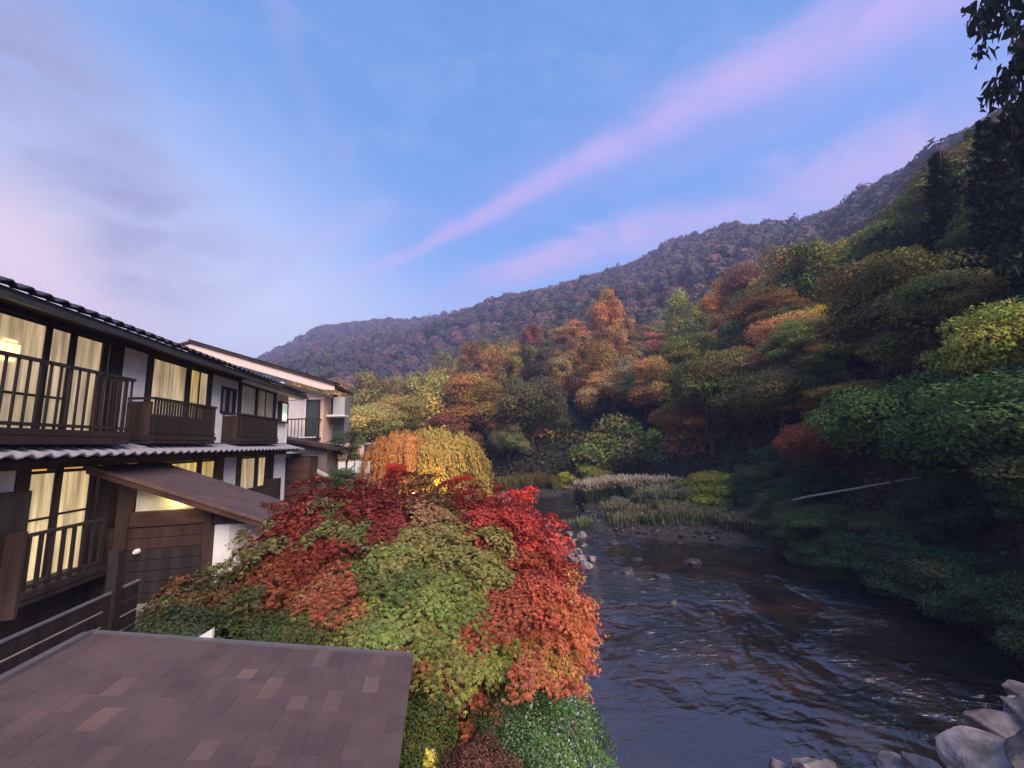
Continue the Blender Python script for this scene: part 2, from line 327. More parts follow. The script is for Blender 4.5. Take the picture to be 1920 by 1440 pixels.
def height(x, y):
    x = np.asarray(x, float); y = np.asarray(y, float)
    th = np.degrees(np.arctan2(x, y)); r = np.hypot(x, y)
    hn, rn = prof(NEAR, th); hf, rf = prof(FAR, th)
    dr = dpoly(x, y, RIV); ins = inpoly(x, y, RIV)
    left = (x < np.interp(y, [-60,6,12,18,24,34,36,60], [7,7,8,9,7,8.5,-90,-90])) & (y < 38)
    # left bank: garden terrace about 3 m above the water
    zl = 3.0*np.clip((dr-.1)/4.6, 0, 1)**.9
    # far bank: shingle bar, then the wooded slope
    rb = np.interp(th, [-180,-60,-13,0,10,18,25,33,40,46,55,62,70,180], [60,60,62,50,47,46,44,38,31,27,21,17.5,14,14])
    s = np.clip((r-rb)/(rn-rb), 0, 1)
    zr = .25+.35*np.clip(dr/3, 0, 1)+.5*np.clip(dr/12, 0, 1) + (hn-1.0)*(s**.85)*(1-.15*np.sin(s*math.pi))
    s2 = np.clip((r-rn)/(rf-rn), 0, 1)
    far = hn - 3.5*np.sin(np.clip(s2*6, 0, 1)*math.pi)*(1-s2) + (hf-hn)*s2**1.05 + vnoise(x, y, 70, 3)*22*np.sin(s2*math.pi)+ vnoise(x, y, 30, 5)*8*np.sin(s2*math.pi)
    back = np.clip((r-rf)/300, 0, 1)
    zr = np.where(r > rn, far - back*60, zr)
    z = np.where(left, zl, zr)
    z = np.where(ins, -.15-.55*np.clip(dr/1.2, 0, 1), z)
    z = z + np.where(ins, 0, 1)*(vnoise(x, y, 1.3, 1)*.12*np.clip(dr, 0, 1)+np.where(left, 0, 1)*vnoise(x, y, 6, 2)*.5*np.clip(dr/8, 0, 1))
    return np.maximum(z, -.7)
def terrain():
    nt = 640; rad = np.concatenate([np.linspace(.5, 50, 130), np.geomspace(50.6, 900, 60)]); th = np.linspace(-math.pi, math.pi, nt, endpoint=False)
    T, R_ = np.meshgrid(th, rad); x = R_*np.sin(T); y = R_*np.cos(T); z = height(x, y)
    V = np.stack([x, y, z], -1).reshape(-1, 3); nr = len(rad)
    i = np.arange(nr-1)[:, None]*nt; j = np.arange(nt)[None]; j2 = (j+1) % nt
    Q = np.stack([i+j, i+j2, i+nt+j2, i+nt+j], -1).reshape(-1, 4)
    me = bpy.data.meshes.new('ground'); nv = len(V)
    me.vertices.add(nv+1); me.vertices.foreach_set('co', np.vstack([V, [[0, 0, 3.0]]]).astype(np.float32).ravel())
    C0 = np.stack([np.full(nt, nv), (np.arange(nt)+1) % nt, np.arange(nt)], -1)
    me.loops.add(Q.size+C0.size); me.loops.foreach_set('vertex_index', np.concatenate([Q.ravel(), C0.ravel()]).astype(np.int32))
    me.polygons.add(len(Q)+nt); me.polygons.foreach_set('loop_start', np.concatenate([np.arange(len(Q))*4, len(Q)*4+np.arange(nt)*3]).astype(np.int32))
    me.polygons.foreach_set('loop_total', np.concatenate([np.full(len(Q), 4), np.full(nt, 3)]).astype(np.int32))
    me.polygons.foreach_set('use_smooth', np.ones(len(Q)+nt, bool)); me.update(calc_edges=True); me.validate(); me.materials.append(M['ground'])
    o = link(bpy.data.objects.new('ground', me)); tag(o, 'leaf littered wooded ground rising from the river into the mountain', kind='structure')
terrain()
# river surface, gently waved where it is near
def river():
    xs = np.linspace(-80, 22, 205); ys = np.linspace(-60, 52, 225); X_, Y_ = np.meshgrid(xs, ys)
    V = np.stack([X_, Y_, vnoise(X_, Y_, 1.9, 8)*.05+vnoise(X_, Y_, .8, 9)*.02], -1).reshape(-1, 3); n = len(xs)
    i = np.arange(len(ys)-1)[:, None]*n; j = np.arange(n-1)[None]
    Q = np.stack([i+j, i+j+1, i+n+j+1, i+n+j], -1).reshape(-1, 4)
    me = bpy.data.meshes.new('river'); me.from_pydata(V.tolist(), [], Q.tolist()); me.polygons.foreach_set('use_smooth', [True]*len(Q)); me.materials.append(M['water'])
    tag(link(bpy.data.objects.new('river', me)), 'dark rippling river running between the inn and the wooded bank', kind='structure')
river()
# air
HB = MB().box((-905, -905, -2.0), (905, 905, 205)); hz = HB.build('haze', M['black'])
hm = bpy.data.materials.new('haze_air'); hm.use_nodes = True; hm.node_tree.nodes.clear()
hv = hm.node_tree.nodes.new('ShaderNodeVolumePrincipled'); hv.inputs['Color'].default_value = (.46, .52, 1.0, 1); hv.inputs['Density'].default_value = .0011
ho = hm.node_tree.nodes.new('ShaderNodeOutputMaterial'); hm.node_tree.links.new(hv.outputs[0], ho.inputs['Volume'])
hz.data.materials.clear(); hz.data.materials.append(hm); tag(hz, 'thin blue evening haze filling the valley', kind='stuff')

# ------------------------------------------------------------------ inn building
FX = -6.5                                # facade plane; building runs along y
def curtain(name, y0, y1, z0, z1, m, parent, x=FX-.042, folds=9.0, amp=.015, taper=0.0):
    n = max(8, int((y1-y0)*26)); vs = []; fs = []
    ph = random.random()*6
    for i in range(n+1):
        t = i/n; yy = y0+(y1-y0)*t
        off = amp*math.sin(t*(y1-y0)*folds*2*math.pi/1.0+ph+.8*math.sin(t*9+ph))+amp*.5*math.sin(t*(y1-y0)*23+ph)
        for kz in range(4):
            w = kz/3; yb = yy - taper*(1-w)**1.5*(y1-y0)*t
            vs.append((x+off*(.7+.3*w), yb, z0+(z1-z0)*w))
    for i in range(n):
        for kz in range(3): a = i*4+kz; fs.append((a, a+4, a+5, a+1))
    return MB().add(vs, fs).build(name, m, parent, smooth=True)
inn = empty('inn_building', (FX, 10, 3.0))
tag(inn, 'long two storey timber and white plaster inn with lit curtained windows and a tiled eave', 'building')
class Loc:                               # parts are authored in world coordinates; shift into the thing's frame
    pass
def P_(o): return o
YE = 17.85                               # far end of the building
DW, PL = M['darkwood'], M['plaster']
def wbox(name, a, b, m, bevel=0.0, parent=None):
    o = B(name, a, b, m, bevel); adopt(o, parent or inn); return o
def adopt(o, p):
    bpy_m = Matrix.Identity(4)
    q = p; off = Vector((0, 0, 0))
    while q is not None: off += q.location; q = q.parent
    o.parent = p; o.location = Vector(o.location)-off; return o
# body
wbox('floor_slab', (FX-.3, 3.2, 6.22), (FX-6, YE-.3, 6.42), DW)
wbox('back_wall', (FX-6, 2.8, 3.0), (FX-5.8, YE, 8.9), PL)
wbox('end_wall', (FX-5.8, YE-.2, 3.0), (FX-.145, YE, 8.9), PL)
wbox('end_wall', (FX-5.8, 2.8, 3.0), (FX-.145, 3.0, 8.9), PL)
# upper storey: plaster panels
def panel(y0, y1, z0, z1): return wbox('wall_panel', (FX-.14, y0, z0), (FX, y1, z1), PL)
ZU0, ZU1 = 6.24, 8.48
panel(9.12, 9.78, ZU0, ZU1); panel(12.30, 12.78, ZU0, ZU1); panel(12.78, 13.62, ZU0, 7.18); panel(12.78, 13.62, 8.0, ZU1); panel(13.62, 13.74, ZU0, ZU1); panel(16.70, YE, ZU0, ZU1)
def post(y0, y1, z0, z1, x0=FX-.16, x1=FX+.014, m=None): return wbox('post', (x0, y0, z0), (x1, y1, z1), m or DW, .006)
for a, b in ((5.3, 5.42), (6.3, 6.42), (7.535, 7.605), (7.97, 8.06), (8.66, 8.75), (8.88, 9.12), (9.78, 9.98), (11.18, 11.34), (12.12, 12.30), (13.74, 14.0), (15.0, 15.16), (16.5, 16.70), (YE-.05, YE+.04)):
    post(a, b, ZU0 if b < YE else 3.0, ZU1, m=DW if b < YE else M['whitetrim'])
wbox('beam', (FX-.16, 3.0, 8.27), (FX+.045, 16.70, 8.48), DW)
def window(y0, y1, z0, z1, cm, folds=9, taper=0.0, mull=(), rail=None):
    w = MB()
    w.box((FX-.022, y0, z0), (FX-.004, y1, z0+.05)).box((FX-.022, y0, z1-.05), (FX-.004, y1, z1)).box((FX-.024, y0, z0+.05), (FX-.002, y0+.018, z1-.05)).box((FX-.024, y1-.018, z0+.05), (FX-.002, y1, z1-.05))
    for q in mull: w.box((FX-.023, q-.025, z0+.05), (FX-.003, q+.025, z1-.05))
    if rail: w.box((FX-.021, y0+.018, rail-.02), (FX-.005, y1-.018, rail+.02))
    f = adopt(w.build('window', DW), inn)
    adopt(B('pane', (FX-.016, y0+.018, z0+.05), (FX-.012, y1-.018, z1-.05), M['glass']), f)
    if cm: adopt(curtain('curtain', y0, y1, z0, z1, cm, None, folds=folds, taper=taper), f)
    return f
# upper left bay
window(3.1, 5.3, 6.45, 8.27, M['curtain']); window(5.42, 6.3, 6.45, 8.27, M['curtain']); w_l = window(6.42, 7.535, 6.45, 8.27, M['curtain'], 6, rail=7.05)
window(7.605, 7.97, 6.45, 8.27, M['curtain'], 8, rail=7.05); window(8.06, 8.66, 6.45, 8.27, M['curtain'], 9); window(8.75, 8.84, 6.45, 8.27, M['curtain_dim'])
# reflection of a paper lantern, made as glowing strips behind the first window's glass
pl = MB()
for q in range(3): pl.box((FX-.024, 6.90+q*.10, 7.60), (FX-.018, 6.97+q*.10, 7.80))
pl.box((FX-.024, 6.93, 7.53), (FX-.018, 7.12, 7.57)).box((FX-.024, 6.93, 7.83), (FX-.018, 7.12, 7.86))
adopt(pl.build('lantern_reflection', M['warm_glow']), w_l)
# middle bay, far bay
window(9.98, 11.18, 6.9, 8.27, M['curtain'], 10); window(11.34, 11.74, 6.9, 8.27, M['curtain_gold'], 5); window(11.74, 12.12, 6.9, 8.27, M['curtain'], 8)
wbox('lower_panel', (FX-.14, 9.98, ZU0), (FX-.01, 12.12, 6.9), M['redwood'])
window(14.0, 15.0, 6.9, 8.27, M['curtain_dim'], 4); window(15.16, 16.5, 6.9, 8.27, M['curtain_dim'], 4, mull=(15.8,))
wbox('lower_panel', (FX-.14, 14.0, ZU0), (FX-.01, 16.5, 6.9), M['redwood'])
# little latticed window
sw = MB().box((FX-.05, 12.78, 7.18), (FX+.03, 13.62, 7.25)).box((FX-.05, 12.78, 7.93), (FX+.03, 13.62, 8.0)).box((FX-.052, 12.78, 7.25), (FX+.032, 12.86, 7.93)).box((FX-.052, 13.54, 7.25), (FX+.032, 13.62, 7.93)).box((FX-.05, 13.17, 7.25), (FX+.03, 13.23, 7.93))
swo = adopt(sw.build('window', DW), inn); adopt(B('pane', (FX-.03, 12.86, 7.25), (FX-.02, 13.54, 7.93), M['glass']), swo); adopt(B('blind', (FX-.12, 12.86, 7.25), (FX-.10, 13.54, 7.93), M['curtain_dim']), swo)
# wall lantern at the far end
lf = MB().box((FX+.002, 16.86, 7.12), (FX+.16, 17.55, 7.18)).box((FX+.002, 16.86, 7.92), (FX+.16, 17.55, 7.98))
for yy in (16.86, 17.49): lf.box((FX+.003, yy, 7.18), (FX+.158, yy+.06, 7.92))
lfo = adopt(lf.build('wall_lantern', M['darkwood']), inn)
adopt(B('lamp_glass', (FX+.03, 16.92, 7.18), (FX+.13, 17.49, 7.92), mat('milky_lamp_panel', (.55, .62, .55), .5, .3, emit=(.7, .85, .62), es=.32)), lfo)
bl = MB().tube([(FX+.135, 17.2, 7.38), (FX+.20, 17.2, 7.38)], [.11, .09], 12); adopt(bl.build('bulb', M['lampglass']), lfo)
# balconies
def baluster_rail(x, y0, y1, zt, zb, n, slab=True, side0=True, side1=True, bw=.022, topw=.05, name='balcony_rail', post_y=(), slats=M['darkwood'], dep=.42):
    w = MB().box((x-.03, y0, zt-.05), (x+.03, y1, zt)).box((x-.02, y0, zb+.04), (x+.02, y1, zb+.09))
    if slab: w.box((x-dep, y0, zb-.10), (x+.05, y1, zb))
    for yy in post_y: w.box((x-.035, yy-.035, zb), (x+.035, yy+.035, zt-.05))
    if side0: w.box((x-dep, y0, zt-.05), (x-.03, y0+.05, zt))
    if side1: w.box((x-dep, y1-.05, zt-.05), (x-.03, y1, zt))
    r = adopt(w.build(name, DW), inn)
    me = MB().box((-.016, -bw/2, 0), (.016, bw/2, zt-.05-zb)).build('baluster', slats); m0 = me.data; bpy.data.objects.remove(me)
    ys = [(x, y0+.05+(y1-y0-.1)*i/(n-1)) for i in range(n)]
    if side1: ys += [(x-.1*i, y1-.03) for i in (1, 2, 3)]
    for (xx, yy) in ys:
        o = link(bpy.data.objects.new('baluster', m0)); o.location = (xx, yy, zb); adopt(o, r)
    return r
baluster_rail(FX+.52, 3.0, 8.72, 7.52, 6.47, 36, bw=.018, post_y=(4.4, 6.05), dep=.5)
wbox('balcony_fascia', (FX+.0, 3.0, 6.24), (FX+.60, 8.62, 6.36), DW)
baluster_rail(FX+.5, 9.32, 11.62, 7.24, 6.44, 25, bw=.028, dep=.48)
baluster_rail(FX+.5, 12.92, 15.65, 7.18, 6.44, 30, bw=.032, dep=.48)
wbox('side_panel', (FX+.005, 9.34, 6.34), (FX+.44, 9.40, 7.15), M['redwood']); wbox('side_panel', (FX+.005, 12.94, 6.34), (FX+.44, 13.0, 7.1), M['redwood'])
wbox('balcony_fascia', (FX+.0, 9.34, 6.26), (FX+.53, 11.60, 6.335), DW); wbox('balcony_fascia', (FX+.0, 12.94, 6.26), (FX+.53, 15.63, 6.335), DW)
# main roof
roof = adopt(MB().prism([(FX+.60, 8.30), (FX+.60, 8.40), (FX-6.3, 10.95), (FX-6.6, 10.75), (FX-6.6, 10.6), (FX-.2, 8.42)], 1, 2.4, YE+.5).build('roof', M['darktile']), inn)
adopt(MB().prism([(FX+.56, 8.285), (FX+.56, 8.298), (FX-.2, 8.45), (FX-.2, 8.40)], 1, 2.45, YE+.45).build('soffit', M['soffit']), roof)
adopt(B('gutter', (FX+.60, 2.4, 8.22), (FX+.68, YE+.5, 8.30), M['darktile']), roof)
adopt(B('white_barge', (FX+.30, 13.3, 8.19), (FX+.58, YE+.3, 8.28), M['whitetrim']), roof)
def wave_tile(w, l, th, nseg=10, amp=.035):
    vs = []; fs = []
    for i in range(nseg+1):
        t = i/nseg; z = amp*math.cos(t*2*math.pi)*(1 if t < .5 else .6)
        for (yy, zz) in ((0, z), (0, z+th), (l, z+.0), (l, z+th)): vs.append((yy, t*w, zz))
    for i in range(nseg):
        a = i*4; b = a+4
        fs += [(a+1, b+1, b+3, a+3), (a, a+2, b+2, b), (a, b, b+1, a+1), (a+2, a+3, b+3, b+2)]
    fs += [(0, 1, 3, 2), (nseg*4, nseg*4+2, nseg*4+3, nseg*4+1)]
    o = MB().add(vs, fs).build('roof_tile', M['rooftile'], smooth=False); me = o.data; bpy.data.objects.remove(o); return me
tile_me = wave_tile(.272, .36, .022); tile_dk = tile_me.copy(); tile_dk.materials.clear(); tile_dk.materials.append(M['darktile'])
def tile_run(parent, xe, ze, slope, y0, y1, rows, me, row_len=.30):
    n = int((y1-y0)/.268)
    for rw in range(rows):
        for i in range(n):
            o = link(bpy.data.objects.new('roof_tile', me)); o.location = (xe-rw*row_len*math.cos(slope), y0+i*.268, ze+rw*row_len*math.sin(slope)+.02)
            o.rotation_euler = (0, math.pi+0, 0) if False else (0, slope-.05, 0); o.scale = (-1, 1, 1); adopt(o, parent)
tile_run(roof, FX+.68, 8.41, .35, 2.4, YE+.4, 1, tile_dk)
# pent roof between the storeys
pent = adopt(MB().prism([(FX+.70, 5.98), (FX+.70, 6.02), (FX+.02, 6.22), (FX+.02, 6.05)], 1, 2.6, YE-.5).build('pent_roof', M['soffit']), inn)
tile_run(pent, FX+.78, 6.03, .28, 2.6, YE-.45, 2, tile_me, .36)
adopt(MB().prism([(FX+.06, 6.23), (FX+.16, 6.23), (FX+.13, 6.30), (FX+.06, 6.30)], 1, 2.6, YE-.35).build('flashing', M['metaltrim']), pent)
# hip end of the pent roof
adopt(MB().prism([(FX+.74, 6.00), (FX+.74, 6.06), (FX+.05, 6.27), (FX+.05, 6.2)], 1, YE-.5, YE+.02).build('hip_end', M['rooftile']), pent)
# lower storey
ZL0, ZL1 = 3.35, 6.0
def lpanel(y0, y1, z0=ZL0, z1=5.9, m=None): return wbox('wall_panel', (FX-.14, y0, z0), (FX, y1, z1), m or PL)
wbox('plinth', (FX-.2, 3.0, 2.9), (FX+.02, YE, ZL0), M['concrete'])
wbox('beam', (FX-.16, 3.0, 5.86), (FX+.04, YE, 6.0), DW)
lpanel(3.0, 7.36); wbox('shutter_box', (FX+.002, 6.2, 4.3), (FX+.30, 7.30, 5.55), DW, .01)
for a, b in ((7.36, 7.58), (8.02, 8.12), (8.70, 8.80), (9.14, 9.5), (11.95, 12.10), (12.75, 13.2), (13.93, 14.25), (15.25, 15.45), (16.1, 16.3), (16.45, 16.75)):
    post(a, b, ZL0, 5.86)
window(7.58, 8.02, 4.0, 5.83, M['curtain_low'], 7, rail=5.05); window(8.12, 8.70, 4.0, 5.83, M['curtain_low'], 7, rail=5.08)
# open sash: the room beyond, its wall and ceiling glowing by themselves
rm = window(8.80, 9.14, 4.0, 5.83, None)
adopt(B('room_wall', (FX-2.2, 8.0, 4.0), (FX-2.15, 10.6, 5.9), M['room']), rm)
adopt(B('room_ceiling', (FX-2.15, 8.6, 5.83), (FX-.2, 10.6, 5.86), M['room']), rm)
ch = MB().box((FX-1.0, 9.3, 4.45), (FX-.6, 9.7, 4.5)).tube([(FX-.62, 9.33, 4.0), (FX-.62, 9.33, 4.45)], .02).tube([(FX-.62, 9.67, 4.0), (FX-.62, 9.67, 4.45)], .02)
ch.tube([(FX-.98, 9.35, 4.5), (FX-1.08, 9.4, 4.9), (FX-1.08, 9.6, 4.9), (FX-.98, 9.65, 4.5)], .02).tube([(FX-.98, 9.35, 4.0), (FX-.98, 9.35, 4.5)], .02)
adopt(ch.build('chair', M['darkwood']), rm)
lpanel(7.58, 9.14, 3.35, 3.99, M['darkwood'])
window(9.5, 10.9, 4.6, 5.83, M['curtain_gold'], 9); window(10.9, 11.95, 4.2, 5.83, M['curtain_gold'], 9); window(12.10, 12.75, 4.2, 5.83, M['curtain_gold'], 8, taper=.3)
lpanel(9.5, 12.75, 3.35, 4.2, M['redwood'])
lpanel(13.2, 13.93); window(14.25, 15.25, 4.0, 5.83, M['curtain'], 10); window(15.45, 16.1, 4.0, 5.83, M['curtain_low'], 4, taper=.25); lpanel(14.25, 16.45, 3.35, 4.0, M['redwood'])
lpanel(16.75, YE)
baluster_rail(FX+.5, 7.06, 8.42, 4.94, 4.12, 8, bw=.05, topw=.07, dep=.48, side1=False)
wbox('balcony_fascia', (FX+.002, 7.06, 3.93), (FX+.53, 8.75, 4.01), DW)
wbox('side_panel', (FX+.02, 7.0, 3.8), (FX+.53, 7.05, 4.98), M['redwood'])
baluster_rail(FX+.42, 13.6, 16.0, 4.86, 4.12, 22, bw=.05, dep=.40)
wbox('side_panel', (FX+.02, 16.03, 4.0), (FX+.44, 16.35, 4.98), DW)

# ------------------------------------------------------------------ shingled roofs
shm = []
for q in range(4):
    w0 = .145; l0 = .30
    mb = MB().add([(0,.001,0),(w0+.02,.001,-.004),(w0+.02,l0-.001,-.004),(0,l0-.001,0),(0,.002,.002+.0015*q),(w0+.004,.002,.006+.0022*q),(w0+.004,l0-.002,.006+.0022*q),(0,l0-.002,.002+.0015*q)],
                  [(0,3,2,1),(4,5,6,7),(0,1,5,4),(1,2,6,5),(2,3,7,6),(3,0,4,7)])
    o = mb.build('shingle', M['shingle']); shm.append(o.data); bpy.data.objects.remove(o)
def shingle_color():
    r = random.random(); b = np.array((.108, .070, .072)) if r < .6 else np.array((.100, .065, .069)) if r < .85 else np.array((.118, .074, .075))
    return b*random.uniform(.92, 1.08)
shed = empty('garden_shed', (-2.0, 3.0, 3.0)); tag(shed, 'low lean to building under a mauve brown shingle roof directly below the viewpoint', 'building')
SX0, SX1, SZ0, SZ1 = -3.52, -.38, 4.24, 3.62; SY0, SY1 = -1.5, 4.92
sl = math.atan2(SZ0-SZ1, SX1-SX0)
base_o = adopt(MB().prism([(SX0, SZ0-.012), (SX1, SZ1-.012), (SX1, SZ1-.13), (SX0, SZ0-.13)], 1, SY0, SY1).build('roof', M['metaltrim']), shed)
adopt(B('wall', (SX0+.2, SY0+.2, .3), (SX1-.35, SY1-.3, 3.50), M['darkwood']), shed)
adopt(MB().prism([(SX0-.03, SZ0+.03), (SX1+.02, SZ1+.03), (SX1+.02, SZ1-.14), (SX0-.03, SZ0-.14)], 1, SY1+.002, SY1+.05).build('verge_trim', M['metaltrim']), shed)
adopt(MB().prism([(SX0-.08, SZ0-.12), (SX0+.01, SZ0-.14), (SX0+.01, SZ0+.035), (SX0-.08, SZ0+.03)], 1, SY0, SY1+.001).build('ridge_trim', M['metaltrim']), shed)
adopt(MB().prism([(-2.72, 4.0), (-2.45, 3.97), (-2.45, 4.14)], 1, SY1+.06, SY1+.10).build('flashing', M['whitetrim']), shed)
lightspots = []
pieces = []
nx = int((SX1-SX0)/math.cos(sl)/.145)
for i in range(nx):
    dx = SX0+.02+i*.145*math.cos(sl); dz = SZ0-(dx-SX0)*math.tan(sl)
    offy = random.random()*.3
    for j in range(int((SY1-SY0)/.30)+1):
        yy = SY1-.30*(j+1)+offy*(1 if j else 0)
        if yy < SY0: continue
        if j == 0: pieces.append((dx, SY1-.30, dz, .30)); ycur = SY1-.30; continue
    y = SY1-.30
    while y > SY0+.3:
        l = random.choice((.12, .15, .18, .22, .26)); y -= l; pieces.append((dx, y, dz, l))
def near_key(p): return (p[0])**2+(p[1]-.3)**2*1.0+abs(p[1]-3.6)*2
vis = [p for p in pieces if p[1] > 2.1]; hid = [p for p in pieces if p[1] <= 2.1]
vis.sort(key=lambda p: -p[1]-.35*p[0]*0); vis.sort(key=lambda p: p[0]**2+p[1]**2)
def shingle_obj(p):
    o = link(bpy.data.objects.new('shingle', random.choice(shm))); o.location = (p[0]+.145*0, p[1], p[2]); o.rotation_euler = (0, sl, 0)
    o.scale = (1, p[3]/.30, 1)
    c = shingle_color(); yr = p[1]
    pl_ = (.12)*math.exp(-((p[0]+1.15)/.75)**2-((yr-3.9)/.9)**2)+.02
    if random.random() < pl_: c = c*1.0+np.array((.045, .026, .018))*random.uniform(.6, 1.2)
    o.color = (*c, 1); return adopt(o, base_o)
def joined(ps, parent, ang, name='shingle_field'):
    mb = MB(); ca, sa = math.cos(ang), math.sin(ang)
    for p in ps:
        src = random.choice(shm); vs = [v.co.copy() for v in src.vertices]
        vs = [(p[0]+v.x*ca+v.z*sa, p[1]+v.y*p[3]/.30, p[2]-v.x*sa+v.z*ca) for v in vs]
        mb.add(vs, [tuple(f.vertices) for f in src.polygons])
    o = mb.build(name, M['shingle']); o.color = (.106, .068, .071, 1); tag(o, kind='stuff'); return adopt(o, parent)
vis300 = vis[:]
random.shuffle(hid)
if len(vis300) > 300:
    vis300.sort(key=lambda p: p[0]**2*.5+(p[1]-4.0)**2*.7); extra = vis300[300:]; vis300 = vis300[:300]
else: extra = []
for p in vis300: shingle_obj(p)
joined(hid+extra, base_o, sl)

# entrance canopy and annex
annex = empty('entrance_annex', (-5.0, 9.5, 3.0)); tag(annex, 'dark boarded entrance annex with a sloping shingle canopy and a lit cream panel', 'building')
AX0, AX1, AZ0, AZ1, AY0, AY1 = -6.46, -3.45, 5.86, 4.66, 8.55, 10.45; al = math.atan2(AZ0-AZ1, AX1-AX0)
croof = adopt(MB().prism([(AX0, AZ0-.01), (AX1, AZ1-.01), (AX1, AZ1-.09), (AX0, AZ0-.09)], 1, AY0, AY1).build('canopy_roof', M['redwood']), annex)
adopt(MB().prism([(AX0, AZ0+.03), (AX1+.02, AZ1+.03), (AX1+.02, AZ1-.02), (AX0, AZ0-.02)], 1, AY0-.06, AY0-.002).build('verge_board', mat('brown_verge_board', (.13, .075, .06), .6, .3, .2, 6)), croof)
adopt(MB().prism([(AX0, AZ0-.022), (AX1+.02, AZ1-.022), (AX1+.02, AZ1-.13), (AX0, AZ0-.13)], 1, AY0-.04, AY0-.004).build('barge_board', M['redboard']), croof)
cp = []
i = 0
while True:
    dx = AX0+.01+i*.145*math.cos(al)
    if dx > AX1-.12: break
    y = AY1
    while y > AY0+.1:
        l = random.choice((.22, .30, .30)); y2 = max(AY0-.03, y-l); cp.append((dx, y2, AZ0-(dx-AX0)*math.tan(al), y-y2)); y = y2
    i += 1
joined(cp, croof, al)
adopt(B('wall', (-6.3, 8.90, 3.0), (-4.60, 10.3, 4.66), M['redwood']), annex)
adopt(B('end_wall', (-6.49, 8.88, 3.0), (-6.302, 10.3, 5.72), M['darkwood']), annex)
for q in range(8):
    z0 = 3.05+q*.2; adopt(B('board', (-6.25, 8.855, z0), (-4.62, 8.897, z0+.19), M['darkwood'] if q < 6 else M['redwood'], .004), annex)
adopt(B('beam', (-6.0, 8.83, 4.66), (-4.5, 8.95, 4.94), M['redboard'], .01), annex)
cpn = adopt(MB().prism([(-5.88, 4.945), (-4.66, 4.945), (-4.66, 5.06), (-5.88, 5.52)], 1, 8.93, 8.97).build('cream_panel', M['plaster_cream']), annex)
adopt(B('post', (-6.1, 8.78, 3.0), (-5.9, 8.93, 5.58), M['redwood'], .008), annex); adopt(B('post', (-4.62, 8.80, 3.0), (-4.48, 8.95, 5.0), M['redwood'], .008), annex)
adopt(MB().prism([(-4.475, 4.64), (-3.62, 4.56), (-3.62, 4.62), (-4.475, 4.98)], 1, 8.84, 8.95).build('gable_board', M['redwood']), annex)
adopt(B('white_wall', (-4.475, 8.92, 3.0), (-3.62, 9.02, 4.60), M['plaster']), annex); adopt(B('window_board', (-4.2, 8.90, 4.12), (-3.7, 8.918, 4.57), M['lilac']), annex)
# hidden strip light under the canopy that washes the cream panel
lb = adopt(B('strip_light', (-5.35, 8.80, 5.20), (-5.0, 8.84, 5.23), M['warm_glow']), annex)
ld = bpy.data.lights.new('strip_light', 'POINT'); ld.energy = 5; ld.color = (1, .80, .35); ld.shadow_soft_size = .05; lo = bpy.data.objects.new('strip_light_glow', ld); COL.objects.link(lo); lo.location = (-5.15, 8.74, 5.16)
adopt(MB().tube([(-5.72, 8.76, 4.22), (-5.72, 8.80, 4.22), (-5.72, 8.85, 4.22)], [.03, .05, .05], 12).build('bulb', M['whitetrim']), annex)

# terrace fence between shed and inn
fence = empty('slatted_fence', (-4.4, 5, 3.0)); tag(fence, 'dark horizontal slat fence beside the shed roof with a tall post at its end', 'fence')
for q in range(5):
    adopt(B('slat', (-4.43, -1, 3.26+q*.19), (-4.40, 6.9, 3.26+q*.19+.165), DW, .006), fence)
adopt(MB().tube([(-4.41, -1, 4.2), (-4.41, 6.9, 4.2)], .025, 8).build('top_pipe', M['metaltrim']), fence)
adopt(B('post', (-4.48, 6.40, 3.0), (-4.36, 6.54, 4.74), DW, .008), fence)
for yy in (0.5, 3.5): adopt(B('post', (-4.47, yy, 3.0), (-4.435, yy+.1, 4.2), DW), fence)
pv = MB().box((-6.5, -1, 2.95), (-4.5, 8.8, 3.30)).build('terrace', M['concrete'], bevel=.02); tag(pv, 'grey concrete terrace strip below the lower balcony', kind='structure')

# reddish timber lean-to at the far end of the inn
lean = empty('timber_store', (-6.2, 18.4, 3.0)); tag(lean, 'small red brown timber store against the far end of the inn', 'shed')
for q in range(9): adopt(B('board', (-6.75+q*.125, 18.10, 3.0), (-6.635+q*.125, 18.14, 5.75), M['redboard'], .004), lean)
adopt(B('wall', (-6.78, 18.15, 3.0), (-5.6, 19.2, 5.7), M['redwood']), lean); adopt(B('rail', (-6.78, 18.07, 4.7), (-5.6, 18.098, 4.8), M['redwood']), lean); adopt(B('roof', (-6.9, 18.0, 5.78), (-5.45, 19.3, 5.86), M['darktile']), lean)
# grey outbuilding and the curved pale beam in front of it
out = empty('outbuilding', (-6.0, 20.4, 3.0)); tag(out, 'low grey brown outbuilding with a dark pitched roof edge between the two inn wings', 'building')
adopt(MB().prism([(-8.5, 3.0), (-5.45, 3.0), (-5.45, 6.0), (-8.5, 6.5)], 1, 20.0, 22.0).build('wall', M['greywall']), out)
adopt(MB().prism([(-8.8, 6.78), (-4.9, 5.90), (-4.9, 6.02), (-8.8, 6.92)], 1, 19.6, 22.3).build('roof', M['redwood']), out)
adopt(B('window', (-6.55, 19.97, 4.3), (-5.6, 19.998, 5.3), M['greywall']), out)
beam = MB().tube([(-7.3, 19.2, 5.82), (-6.8, 19.2, 5.86), (-6.45, 19.2, 5.72), (-6.0, 19.2, 5.30), (-5.5, 19.2, 4.92), (-5.1, 19.2, 4.70), (-4.6, 19.2, 4.55)], [.07, .10, .11, .11, .12, .11, .08], 8).build('curved_beam', M['palebark'], smooth=True)
tag(beam, 'pale curved log beam sloping down beside the grey outbuilding', 'beam')
